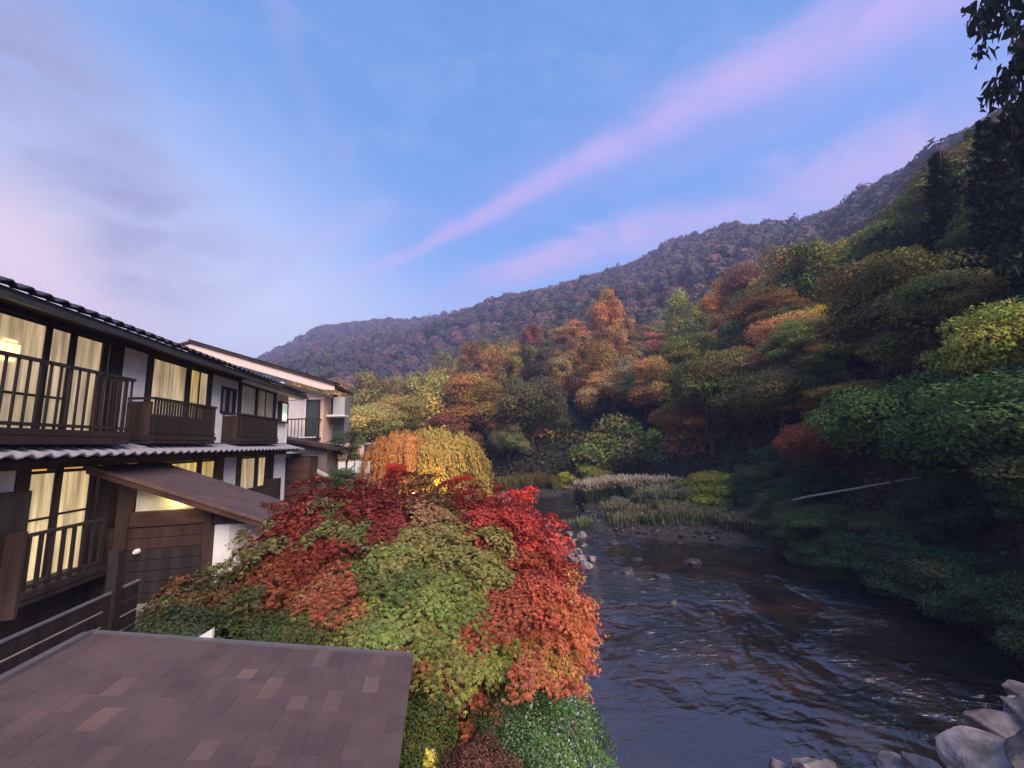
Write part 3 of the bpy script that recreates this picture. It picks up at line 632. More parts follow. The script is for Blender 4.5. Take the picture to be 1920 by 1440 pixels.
pr = MB().tube([(-4.6, 19.2, 2.9), (-4.6, 19.2, 4.52)], .05).build('prop', M['palebark']); pr.parent = beam
ff = empty('plank_fence', (-6, 18.6, 3)); tag(ff, 'low reddish plank fence under the curved beam', 'fence')
for q in range(6): adopt(B('plank', (-6.6, 18.7, 3.0+q*.22), (-4.2, 18.73, 3.0+q*.22+.19), M['redboard'], .004), ff)

# second inn wing (salmon render)
b2 = empty('salmon_building', (-11, 28, 3.0)); tag(b2, 'salmon rendered inn wing with broad pink gable fascia behind the dark timber inn', 'building')
gx = lambda x: 12.62-(x+14.5)*.326
rise = lambda x: gx(x) if x > -14.5 else 12.62+(x+14.5)*.326
adopt(MB().prism([(-21, 3), (-7.35, 3), (-7.35, gx(-7.35)-.85), (-14.5, 11.7), (-21, 9.7)], 1, 26.0, 29.5).build('wall', M['pinkwall']), b2)
r2 = adopt(MB().prism([(-6.45, gx(-6.45)), (-14.5, 12.62), (-21.5, 10.35), (-21.5, 10.2), (-14.5, 12.47), (-6.45, gx(-6.45)-.15)], 1, 24.9, 30).build('roof', M['redwood']), b2)
adopt(MB().prism([(-6.5, gx(-6.5)-.155), (-14.5, 12.46), (-21.4, 10.2), (-21.4, 9.7), (-14.5, 11.95), (-7.2, gx(-7.2)-.62), (-6.5, gx(-6.5)-.45)], 1, 25.0, 25.12).build('fascia', M['pinktrim']), b2)
adopt(MB().prism([(-6.6, gx(-6.6)-.30), (-14.5, 12.3), (-14.5, 12.2), (-6.6, gx(-6.6)-.42)], 1, 25.13, 26).build('soffit', M['pinktrim']), b2)
for q in range(28):
    o = link(bpy.data.objects.new('roof_tile', tile_dk)); x = -6.5-q*.30; o.location = (x, 24.88, gx(x)-.0); o.rotation_euler = (0, math.atan(.326), 0); adopt(o, r2)
adopt(B('belt', (-14, 25.9, 9.12), (-7.34, 25.998, 9.2), M['pinktrim']), b2)
adopt(B('panel', (-9.6, 25.96, 6.75), (-8.42, 25.995, 9.1), M['lilac']), b2)
wn = adopt(B('window', (-8.38, 25.97, 6.75), (-7.55, 25.996, 9.08), M['darkwood']), b2); adopt(B('pane', (-8.3, 25.95, 6.85), (-7.63, 25.968, 9.0), M['greyglass']), wn)
adopt(B('window_frame', (-8.44, 25.93, 6.75), (-8.38, 25.99, 9.1), M['whitetrim']), b2)
bal = adopt(MB().box((-12, 25.0, 6.62), (-7.45, 25.99, 6.74)).box((-12, 25.0, 7.80), (-7.45, 25.06, 7.88)).box((-7.5, 25.07, 7.80), (-7.45, 25.98, 7.88)).build('balcony', M['redwood']), b2)
for q in range(24): adopt(B('baluster', (-11.9+q*.19, 25.01, 6.74), (-11.87+q*.19, 25.05, 7.80), M['darkwood']), bal)
for q in range(9): adopt(B('deck_end', (-8.4+q*.11, 24.98, 6.70), (-8.33+q*.11, 24.998, 6.77), M['whitetrim']), bal)
# set-back side wing with two landings
adopt(B('side_wing', (-7.34, 27.6, 3), (-6.5, 29.2, 9.4), mat('grey_green_render', (.22, .22, .235), .85, .2, .1, 3)), b2)
adopt(B('landing', (-7.3, 26.4, 8.05), (-6.2, 27.59, 8.17), M['whitetrim']), b2); adopt(B('landing', (-7.3, 26.4, 6.2), (-6.3, 27.59, 6.3), M['whitetrim']), b2)
adopt(B('landing_wall', (-6.9, 26.40, 8.18), (-6.2, 26.5, 9.3), mat('pale_grey_panel', (.42, .42, .43), .8)), b2)
adopt(B('window', (-7.28, 27.55, 8.3), (-6.95, 27.598, 9.6), M['greyglass']), b2); adopt(B('window', (-7.2, 27.55, 6.4), (-6.5, 27.598, 8.0), M['greyglass']), b2)
adopt(B('low_wing', (-7.3, 27.0, 3), (-4.7, 29, 6.3), M['pinkwall']), b2); adopt(B('window', (-5.05, 26.96, 4.9), (-4.5, 26.998, 6.2), M['greyglass']), b2)
adopt(B('corner_post', (-4.42, 26.9, 3), (-4.25, 27.1, 6.3), M['whitetrim']), b2)
wf = empty('white_fence', (-5.5, 25, 3)); tag(wf, 'low white panel fence with a thin dark rail before the salmon wing', 'fence')
for q in range(6): adopt(B('panel', (-7.1+q*.47, 24.95, 4.45), (-6.65+q*.47, 25.0, 5.18), M['whitetrim']), wf)
for q in range(7): adopt(B('post', (-7.13+q*.47, 24.93, 3.0), (-7.09+q*.47, 24.949, 5.32), M['black']), wf)
adopt(B('rail', (-7.13, 24.93, 5.32), (-4.2, 24.96, 5.36), M['black']), wf)
adopt(B('base', (-7.1, 24.95, 3.0), (-4.3, 25.0, 4.44), M['greywall']), wf)

# ------------------------------------------------------------------ tree prototypes
def var_cols(n, rng, base=None, amt=.28, hue=.10):
    v = 1+amt*(rng.random((n, 1))*2-1); h = 1+hue*rng.normal(size=(n, 3)); return np.clip(v*h, .2, 2.2)*(1 if base is None else base)
def crown_proto(seed, kind, nleaf, size):
    rng = np.random.default_rng(seed); P = []; Nn = []; C = []
    if kind == 'broad':
        K = 30; hz_ = 1.0
        cl = []
        for i in range(K):
            v = unit(rng.normal(size=3)); v[2] = abs(v[2])*1.1-.45; rr = .45+.55*rng.random(); cl.append((v*rr*np.array([1, 1, hz_]), .16+.26*rng.random()))
        cl.append((np.array([0, 0, .1]), .6))
        wts = np.array([c[1]**2 for c in cl]); cnt = (wts/wts.sum()*nleaf).astype(int)
        for (c, r), n in zip(cl, cnt):
            w = unit(rng.normal(size=(n, 3))); w[:, 2] = np.where(rng.random(n) < .7, np.abs(w[:, 2]), w[:, 2])
            p = c + w*r*(.60+.55*rng.random((n, 1)))*np.array([1.12, 1.12, .75]); P.append(p); Nn.append(w+rng.normal(size=(n, 3))*.45+[0, 0, .3])
            C.append(var_cols(n, rng)*(.72+.5*rng.random())*(1+.10*rng.normal(size=3)*[1, 1, .4]))
    elif kind == 'layered':
        K = 44
        for i in range(K):
            z = -.7+1.6*(i/K); R_ = math.sqrt(max(.06, 1-((z+.1)/1.05)**2)); a = rng.random()*6.283; rr = R_*(.35+.45*rng.random()); r = .22+.20*rng.random()
            n = int(nleaf/K); q = np.sqrt(rng.random(n))*r; t = rng.random(n)*6.283
            p = np.stack([rr*math.cos(a)+q*np.cos(t), rr*math.sin(a)+q*np.sin(t), z-.30*q**2/r+rng.normal(size=n)*.05], 1)
            P.append(p); Nn.append(np.stack([np.cos(t)*.4, np.sin(t)*.4, np.ones(n)], 1)+rng.normal(size=(n, 3))*.35); C.append(var_cols(n, rng)*(.72+.5*rng.random())*(1+.10*rng.normal(size=3)*[1, 1, .4]))
    elif kind == 'tall':
        K = 40
        for i in range(K):
            z = -1.0+2.4*rng.random(); R_ = .75*math.sqrt(max(.05, 1-((z-.1)/1.45)**2)); a = rng.random()*6.283; rr = R_*(.5+.4*rng.random()); r = .2+.14*rng.random()
            n = int(nleaf/K); w = unit(rng.normal(size=(n, 3))); p = np.array([rr*math.cos(a), rr*math.sin(a), z])+w*r*(.55+.6*rng.random((n, 1)))*[1, 1, 1.0]
            P.append(p); Nn.append(w+rng.normal(size=(n, 3))*.4+[0, 0, .3]); C.append(var_cols(n, rng)*(.72+.5*rng.random())*(1+.10*rng.normal(size=3)*[1, 1, .4]))
    elif kind == 'conifer':      # height 0..3, radius 1 at base
        tiers = 26
        for i in range(tiers):
            z = .25+2.75*i/tiers; R_ = (1-(z/3.08))**.85*(.8+.3*rng.random()); nb = 9
            for b in range(nb):
                a = rng.random()*6.283; L = R_*(.65+.5*rng.random()); n = int(nleaf/(tiers*nb)*(.25+1.5*(1-z/3)))
                q = rng.random(n)**.7*L; s = rng.normal(size=n)*.10*(1.05-q/L)
                p = np.stack([q*math.cos(a)-s*math.sin(a), q*math.sin(a)+s*math.cos(a), z-.38*q+rng.normal(size=n)*.03+.10*(q/L)**2], 1); P.append(p)
                Nn.append(np.tile([.2*math.cos(a), .2*math.sin(a), 1.0], (n, 1))+rng.normal(size=(n, 3))*.4); C.append(var_cols(n, rng)*(.75+.45*rng.random()))
    elif kind == 'bare':
        n = nleaf; w = unit(rng.normal(size=(n, 3))); w[:, 2] = np.abs(w[:, 2]); p = w*(.3+.7*rng.random((n, 1)))*[1, 1, 1.2]+[0, 0, -.3]
        P.append(p); Nn.append(rng.normal(size=(n, 3))); C.append(var_cols(n, rng)); 
        q = leaves(np.vstack(P), np.vstack(Nn), size, rng, aspect=.12, dirn=w*1.5+[0, 0, 1.0]); return npmesh('crown', q, 4, np.vstack(C), M['leaf'])
    elif kind == 'weeping':
        ns = 520
        for i in range(ns):
            a = rng.random()*6.283; e = rng.random(); rr = math.sqrt(e)*.98; lb = 1+.10*math.sin(a*3+1)+.07*math.sin(a*7); rr *= lb; z0 = .95*math.sqrt(max(0, 1-min(1, rr/lb)**2*.8))+rng.normal()*.07
            L = .35+.9*rng.random()*(.4+rr); n = int(nleaf/ns); t = rng.random(n); ro = rr+.22*t*rr
            p = np.stack([ro*math.cos(a)+rng.normal(size=n)*.025, ro*math.sin(a)+rng.normal(size=n)*.025, np.maximum(z0-L*t, -.6+rng.random(n)*.1)], 1); P.append(p)
            Nn.append(np.tile([math.cos(a), math.sin(a), .4], (n, 1))+rng.normal(size=(n, 3))*.3); C.append(var_cols(n, rng, amt=.2)*(.8+.4*rng.random()))
        q = leaves(np.vstack(P), np.vstack(Nn), size, rng, aspect=.28, dirn=np.array([0, 0, -1.5])); return npmesh('crown', q, 4, np.vstack(C), M['leaf'])
    q = leaves(np.vstack(P), np.vstack(Nn), size, rng); return npmesh('crown', q, 4, np.vstack(C), M['leaf'])
PROTO = {'broad': [crown_proto(s, 'broad', 9500, .085) for s in (1, 2, 3)], 'layered': [crown_proto(s, 'layered', 8500, .085) for s in (4, 5)],
         'tall': [crown_proto(s, 'tall', 9500, .080) for s in (6, 7)], 'conifer': [crown_proto(8, 'conifer', 15000, .09)], 'bare': [crown_proto(9, 'bare', 5000, .26)], 'weeping': [crown_proto(10, 'weeping', 36000, .075)],
         'fine': [crown_proto(s, 'broad', 26000, .047) for s in (11, 12)], 'finelayer': [crown_proto(13, 'layered', 26000, .045)]}
def trunk_proto(seed, top=.35, limbs=6, rad=.06, h=1.3):
    rng = np.random.default_rng(seed); mb = MB(); pts = [(0, 0, -h)]
    for i in range(1, 6): pts.append((rng.normal()*.03*i, rng.normal()*.03*i, -h+(top+h)*i/5))
    mb.tube(pts, [rad*(1-.14*i) for i in range(6)], 7)
    for i in range(limbs):
        b = pts[2+i % 3]; a = rng.random()*6.283; r = .5+.3*rng.random(); z = .1+.5*rng.random()
        mb.tube([b, (b[0]+r*.4*math.cos(a), b[1]+r*.4*math.sin(a), b[2]+z*.55), (b[0]+r*math.cos(a+.3), b[1]+r*math.sin(a+.3), b[2]+z)], [rad*.5, rad*.33, rad*.12], 5)
    o = mb.build('trunk', M['bark'], smooth=True); me = o.data; bpy.data.objects.remove(o); return me
TRUNKS = [trunk_proto(s) for s in (1, 2, 3)]
CON_TRUNK = trunk_proto(5, top=3.0, limbs=0, rad=.05, h=.2)
def col(r, g, b, k_=1.0): c = lin(r, g, b); return (c[0]*k_*1.06, c[1]*k_, c[2]*k_*.82, 1)
TREES = []
def tree(loc, R_, kind, color, label, group=None, name='tree', hscale=1.0, ground=None, trunk=True):
    """loc = centre of the crown"""
    loc = np.array(loc, float); g = float(height(loc[0], loc[1])) if ground is None else ground
    t = empty(name, (loc[0], loc[1], g)); tag(t, label, 'tree', group)
    me = random.choice(PROTO[kind]); c = link(bpy.data.objects.new('crown', me), t); rz = random.random()*6.283
    cz = loc[2]-g
    c.location = (0, 0, cz); sx_ = random.uniform(.85, 1.2) if kind not in ('conifer', 'weeping') else 1.0; c.scale = (R_*sx_, R_/sx_, R_*hscale); c.rotation_euler = (0, 0, rz); c.color = tuple(color)
    if trunk:
        if kind == 'conifer': k_ = link(bpy.data.objects.new('trunk', CON_TRUNK), t); k_.location = (0, 0, cz); k_.scale = (R_, R_, R_*hscale)
        else:
            k_ = link(bpy.data.objects.new('trunk', random.choice(TRUNKS)), t); hh = max(1.3*R_*hscale, cz+.3)
            k_.location = (0, 0, cz); k_.scale = (R_, R_, hh/1.3)
        k_.rotation_euler = (0, 0, rz)
    TREES.append((loc[0], loc[1], loc[2], R_)); return t
BOOST = 2.3                              # leaf reflectance compared with the photographed (shaded) value
# distinctive trees of the far bank, placed by bearing and distance
def spec(px, py, r, R_, kind, rgb, label, hscale=1.0, name='tree', kb=2.05): return tree(pt(px, py, r), R_, kind, col(*rgb, kb), label, name=name, hscale=hscale)
spec(1080, 745, 78, 6.4, 'broad', (172, 120, 60), 'golden orange tree glowing in the middle of the far bank forest', 1.05)
spec(940, 755, 84, 3.6, 'layered', (170, 115, 75), 'small tan drooping tree left of the golden orange tree')
spec(998, 662, 108, 4.6, 'tall', (108, 66, 58), 'rusty red pointed tree standing above the golden orange tree', 1.15)
spec(1135, 615, 106, 7.2, 'tall', (150, 112, 65), 'tall ochre tree with visible trunk on the forest skyline', .9)
spec(1075, 635, 106, 5.5, 'broad', (140, 105, 65), 'tan brown rounded tree beside the tall ochre tree')
spec(1228, 655, 92, 5.4, 'broad', (150, 95, 70), 'salmon brown crown right of the tall ochre tree', .9)
spec(1200, 755, 74, 4.0, 'broad', (112, 66, 54), 'dull red layered tree right of the golden orange tree')
spec(885, 800, 66, 4.2, 'broad', (128, 88, 74), 'small tree with dusky pink top above the dark river bend', .8)
spec(1020, 830, 60, 6.6, 'broad', (112, 106, 60), 'broad olive tree hanging over the far river bend', 1.0)
spec(975, 855, 58, 4.4, 'layered', (105, 80, 48), 'brown tipped tree at the water left of the olive tree')
spec(1180, 858, 48, 5.6, 'broad', (100, 108, 60), 'rounded olive green bush tree behind the pampas grass', 1.0)
spec(1120, 885, 47, 2.6, 'broad', (115, 122, 55), 'low yellow green shrub left of the rounded bush tree')
spec(1062, 908, 46, 1.5, 'layered', (140, 135, 55), 'small yellow shrub at the left foot of the rounded bush')
spec(1350, 922, 33, 2.7, 'fine', (124, 134, 58), 'bright lime green shrub at the edge of the shingle bar', .8)
spec(1320, 840, 44, 3.8, 'broad', (110, 78, 52), 'rust brown rounded tree behind the lime green shrub', 1.1)
spec(1398, 530, 82, 4.4, 'bare', (122, 92, 88), 'bare pinkish purple tree rising above the slope', 1.0, kb=1.5)
spec(1350, 590, 84, 5.0, 'tall', (160, 118, 55), 'yellow ochre tree below the bare purple tree', .8)
spec(1530, 835, 28, 1.7, 'fine', (104, 62, 46), 'small deep red maple against the dark green slope', 1.25)
spec(1585, 765, 30, 3.0, 'finelayer', (128, 108, 52), 'yellow leaved layered branch tree above the small red maple', .55)
spec(1720, 655, 36, 3.8, 'fine', (120, 104, 72), 'tree with dry brown leaves high on the right slope', .8)
spec(1565, 640, 46, 4.0, 'fine', (135, 125, 45), 'yellow topped round tree on the right slope', 1.0)
spec(1655, 610, 48, 5.0, 'fine', (50, 60, 40), 'dark green round tree beside the yellow topped tree', 1.0)
spec(1420, 640, 62, 5.2, 'broad', (66, 76, 50), 'blue green evergreen in the middle of the right slope', 1.2)
spec(1600, 520, 66, 6.0, 'broad', (112, 116, 46), 'yellow green crown high on the right hillside', .9)
spec(1720, 440, 62, 6.5, 'broad', (84, 96, 42), 'green crown on the hillside just under the ridge', .9)
spec(1555, 970, 25, .8, 'finelayer', (120, 88, 48), 'small orange sprig over the dark water', .8)
for (px, py, r, R_, hs, lb_) in ((2040, 330, 25, 3.0, 2.05, 'tall black green conifer cutting the right edge of the sky'), (1925, 560, 33, 3.2, 1.3, 'dark conifer on the right slope below the tallest conifer'), (1815, 560, 40, 3.4, 1.3, 'dark conifer left of the tallest conifer')):
    b0 = pt(px, py, r); g0 = float(height(b0[0], b0[1])); b0[2] = g0+.2
    tree(b0, R_, 'conifer', col(44, 52, 40, 1.2), lb_, hscale=hs if r != 25 else 3.7, name='conifer')
# the rest of the near forest
def zone(px, py, th, s):
    """colour family by place on the slope"""
    q = random.random()
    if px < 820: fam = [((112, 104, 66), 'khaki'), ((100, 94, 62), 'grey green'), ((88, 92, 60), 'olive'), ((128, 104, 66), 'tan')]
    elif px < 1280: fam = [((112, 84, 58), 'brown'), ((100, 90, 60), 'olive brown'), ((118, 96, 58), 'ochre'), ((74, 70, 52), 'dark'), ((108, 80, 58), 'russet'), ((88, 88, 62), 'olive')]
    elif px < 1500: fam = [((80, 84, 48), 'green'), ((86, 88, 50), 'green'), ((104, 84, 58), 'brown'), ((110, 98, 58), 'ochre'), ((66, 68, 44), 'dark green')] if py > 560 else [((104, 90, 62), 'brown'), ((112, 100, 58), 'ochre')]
    else: fam = [((66, 70, 36), 'dark green'), ((68, 74, 40), 'green'), ((84, 88, 42), 'yellow green'), ((56, 60, 34), 'dark green')] if py < 700 else [((54, 66, 38), 'shaded green'), ((62, 72, 40), 'shaded green'), ((56, 60, 38), 'dark green')]  # shade on the lower right slope is put into darker leaf colours
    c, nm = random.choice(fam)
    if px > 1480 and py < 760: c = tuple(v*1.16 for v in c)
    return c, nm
def proj(p):
    v = np.array(p)-[0, 0, CZ]; z = v@FW; return 960+F*(v@RT)/z, 720-F*(v@UP)/z
KEY = []
for (a_, b_, c_, R__) in TREES:
    kx, ky = proj((a_, b_, c_)); kr = math.hypot(a_, b_); KEY.append((kx, ky, kr, R__*F/kr))
rng = np.random.default_rng(5); placed = list((t[0], t[1], t[3]) for t in TREES); cnt = 0
cand = []
for _ in range(9000):
    th = math.radians(-20+95*rng.random()); rb = np.interp(math.degrees(th), [-20,-10,0,10,18,25,33,40,46,55,62,75], [62,58,50,47,47,46,42,36,30,23,19,16]); rn = prof(NEAR, math.degrees(th))[1]*1.06
    r = math.sqrt(rb**2+(rn**2-rb**2)*rng.random()); cand.append((r, th))
for (r, th) in cand:
    if cnt >= 285: break
    x, y = r*math.sin(th), r*math.cos(th); R_ = (2.6 if r < 30 else 3.6 if r < 50 else 4.6)*(.75+.5*rng.random())
    if any((x-a)**2+(y-b)**2 < (.44*(R_+c))**2 for a, b, c in placed): continue
    g = float(height(x, y)); hs = rng.choice([.85, 1.0, 1.15]); czz = g+R_*hs*.8+(.6+2.2*rng.random())*(1 if r > 28 else .15)
    px, py = proj((x, y, czz+R_*hs*.4)); sz = R_*F/r
    if any(kr > r-1 and abs(px-kx) < .48*(ks+sz) and abs(py-ky) < .42*(ks+sz) for kx, ky, kr, ks in KEY if kx < 1750): continue
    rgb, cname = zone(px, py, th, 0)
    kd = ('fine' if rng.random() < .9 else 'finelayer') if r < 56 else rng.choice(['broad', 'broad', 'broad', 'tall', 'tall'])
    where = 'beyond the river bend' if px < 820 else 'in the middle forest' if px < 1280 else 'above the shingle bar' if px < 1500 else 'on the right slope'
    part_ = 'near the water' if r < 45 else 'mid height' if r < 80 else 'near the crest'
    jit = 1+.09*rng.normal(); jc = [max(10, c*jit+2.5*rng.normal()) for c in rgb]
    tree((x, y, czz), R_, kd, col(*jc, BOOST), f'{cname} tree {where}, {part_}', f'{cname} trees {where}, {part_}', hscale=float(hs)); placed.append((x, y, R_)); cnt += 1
# low growth hanging over the right bank
for i in range(48):
    yy = 4.5+i*.42+rng.normal()*.3; xb = np.interp(yy, [4, 8.6, 12, 16.2, 18.3, 30], [13.8, 15.1, 16.3, 16.9, 17.6, 24]); x = xb-.25+(1.0 if i % 2 else 3.2)*rng.random(); R_ = 1.05+.75*rng.random(); g = float(height(x, yy))
    rgb = random.choice([(38, 50, 34), (44, 56, 36), (52, 56, 36), (34, 44, 34)])
    tree((x, yy, g+R_*.45), R_, 'fine' if rng.random() < .6 else 'finelayer', col(*rgb, 3.6), 'low dark green bush at the foot of the right slope', 'bushes along the foot of the right slope', name='bank_bush', hscale=.8)
print('bank trees', cnt)
# garden trees behind the maples, left bank
def g_tree(px, py, r, R_, kind, rgb, label, hs=1.0, name='tree', kb=BOOST): return tree(pt(px, py, r), R_, kind, col(*rgb, kb), label, hscale=hs, name=name)
g_tree(690, 800, 44, 4.0, 'fine', (128, 122, 80), 'pale khaki broadleaf tree beside the salmon wing', .9)
g_tree(745, 790, 50, 4.2, 'fine', (118, 102, 66), 'tan and olive tree behind the weeping tree', .9)
g_tree(820, 790, 60, 4.5, 'broad', (105, 88, 58), 'brown olive tree on the skyline right of the weeping tree', .8)
g_tree(650, 838, 22, .9, 'finelayer', (62, 72, 58), 'small dark leaved tree before the white panel fence', 1.0)
g_tree(640, 900, 19, .8, 'finelayer', (58, 74, 50), 'dark green shrub at the foot of the white fence', .7)
wp = g_tree(808, 890, 28, 4.0, 'weeping', (122, 106, 60), 'yellow weeping tree lit from below by a garden lamp', .78, 'weeping_tree')
g_tree(752, 890, 26.5, 2.5, 'weeping', (132, 92, 58), 'rusty red weeping tree left of the yellow weeping tree', 1.1, 'weeping_tree')
g_tree(742, 888, 20, .62, 'fine', (130, 42, 36), 'bright red little maple left of the weeping tree', 1.0)
g_tree(868, 898, 22, .62, 'fine', (140, 50, 32), 'scarlet maple top glowing in front of the weeping tree', .5)
# garden floodlight under the weeping tree
gl = empty('garden_lamp', (0, 0, 3)); gp = pt(775, 915, 22.3); gl.location = (gp[0], gp[1], 3.0); tag(gl, 'small garden floodlight on a spike below the yellow weeping tree', 'lamp')
adopt(MB().tube([(gp[0], gp[1], 3.0), (gp[0], gp[1], 3.3)], .02).build('spike', M['black']), gl)
adopt(MB().tube([(gp[0], gp[1], 3.3), (gp[0], gp[1]+.05, 3.42)], [.07, .09], 10).build('lamp_head', M['lampglass']), gl)
gd = bpy.data.lights.new('garden_lamp_light', 'POINT'); gd.energy = 140; gd.color = (1, .52, .12); gd.shadow_soft_size = .2
go = bpy.data.objects.new('garden_lamp_glow', gd); COL.objects.link(go); go.location = (gp[0]+1.2, gp[1], 3.9)

# far mountain forest: one mass
def far_forest():
    rng = np.random.default_rng(21); n0 = 60000
    th = np.radians(-42+118*rng.random(n0)); hn, rn = prof(NEAR, np.degrees(th)); hf, rf = prof(FAR, np.degrees(th))
    r = rn*.96+(rf*1.01-rn*.96)*np.sqrt(rng.random(n0)); x = r*np.sin(th); y = r*np.cos(th)
    cell = {}; keep = []
    for i in range(n0):
        kx, ky = int(x[i]//7.4), int(y[i]//7.4)
        if (kx, ky) in cell: continue
        cell[(kx, ky)] = 1; keep.append(i)
    keep = np.array(keep); x, y, r, th = x[keep], y[keep], r[keep], th[keep]; g = height(x, y); n = len(x)
    R_ = 3.2+3.6*rng.random(n)**1.4
    bm = bmesh.new(); bmesh.ops.create_icosphere(bm, subdivisions=1, radius=.86); bv = np.array([v.co[:] for v in bm.verts]); bf = np.array([[v.index for v in f.verts] for f in bm.faces]); bm.free()
    bf = bf[(bv[bf].mean(1)[:, 2] > -.55)]
    jit = 1+.08*rng.normal(size=(n, len(bv), 1)); hs = .75+.75*rng.random((n, 1))**2
    Vv = bv[None]*jit*R_[:, None, None]; Vv[..., 2] *= hs
    Vv += np.stack([x, y, g+3.2], 1)[:, None, :]
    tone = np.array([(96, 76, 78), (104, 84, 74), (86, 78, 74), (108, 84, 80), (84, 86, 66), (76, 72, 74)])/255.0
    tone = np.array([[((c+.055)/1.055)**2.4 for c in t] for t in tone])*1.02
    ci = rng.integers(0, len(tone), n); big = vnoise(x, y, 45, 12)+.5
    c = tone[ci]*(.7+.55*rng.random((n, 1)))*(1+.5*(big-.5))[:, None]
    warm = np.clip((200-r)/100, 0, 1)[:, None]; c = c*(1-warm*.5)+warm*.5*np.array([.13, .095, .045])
    T = Vv[:, bf].reshape(-1, 3, 3); cf = np.repeat(c, len(bf), 0)*(.7+.6*rng.random((n*len(bf), 1)))
    Q1 = np.concatenate([T, T[:, 2:3]], 1) if False else T
    # loose leaf sprays break the outline of every lump
    ln = np.clip(95*(120/r)**1.1, 34, 110).astype(int); idx = np.repeat(np.arange(n), ln); w = unit(rng.normal(size=(len(idx), 3))); w[:, 2] = np.abs(w[:, 2])-.12; lum = 1+.16*np.sin(w[:, 0]*6+idx)*np.sin(w[:, 1]*6+idx*1.7)
    pp = np.stack([x, y, g+3.2], 1)[idx]+w*(R_[idx]*lum*(.82+.15*rng.random(len(idx))))[:, None]*np.stack([np.ones(len(idx)), np.ones(len(idx)), hs[idx, 0]], 1)
    lq = leaves(pp, w+rng.normal(size=(len(idx), 3))*.22, 3.0*R_[idx]/np.sqrt(ln[idx]), rng, .75).reshape(-1, 4, 3)
    lt = np.concatenate([lq[:, :3], lq[:, [0, 2, 3]]], 0); lc = np.tile(c[idx]*(.8+.5*rng.random((len(idx), 1))), (2, 1))
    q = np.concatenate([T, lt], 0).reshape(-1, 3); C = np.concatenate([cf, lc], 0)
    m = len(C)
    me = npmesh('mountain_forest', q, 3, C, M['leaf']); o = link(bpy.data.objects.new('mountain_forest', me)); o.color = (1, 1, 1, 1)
    tag(o, 'purple brown autumn forest covering the whole mountain behind', 'forest', kind='stuff'); print('far crowns', n, 'faces', m)
far_forest()

# undergrowth on the near slope so no bare ground shows
def undergrowth():
    rng = np.random.default_rng(31); n = 52000
    th = np.radians(-20+98*rng.random(n)); t_ = np.degrees(th); rb = np.interp(t_, [-20,-10,0,10,18,25,33,40,46,55,62,78], [58,52,46,45,45,43,37,31,26,20.5,17,13.5]); rn = prof(NEAR, t_)[1]
    r = rb+(rn-rb)*rng.random(n)**1.9; x, y = r*np.sin(th), r*np.cos(th); g = height(x, y)
    bump = np.maximum(0, vnoise(x, y, 3.5, 4)+.35)*2.2
    p = np.stack([x, y, g+bump*rng.random(n)+.1], 1); nr = np.stack([-np.sin(th)*.5, -np.cos(th)*.5, np.ones(n)], 1)+rng.normal(size=(n, 3))*.4
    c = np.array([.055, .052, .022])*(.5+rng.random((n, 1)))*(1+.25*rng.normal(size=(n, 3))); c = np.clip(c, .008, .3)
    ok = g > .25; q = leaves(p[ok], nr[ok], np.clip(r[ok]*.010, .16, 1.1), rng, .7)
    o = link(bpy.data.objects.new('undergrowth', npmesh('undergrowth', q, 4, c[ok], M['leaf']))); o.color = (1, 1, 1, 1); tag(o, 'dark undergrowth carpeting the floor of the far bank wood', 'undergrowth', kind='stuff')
undergrowth()

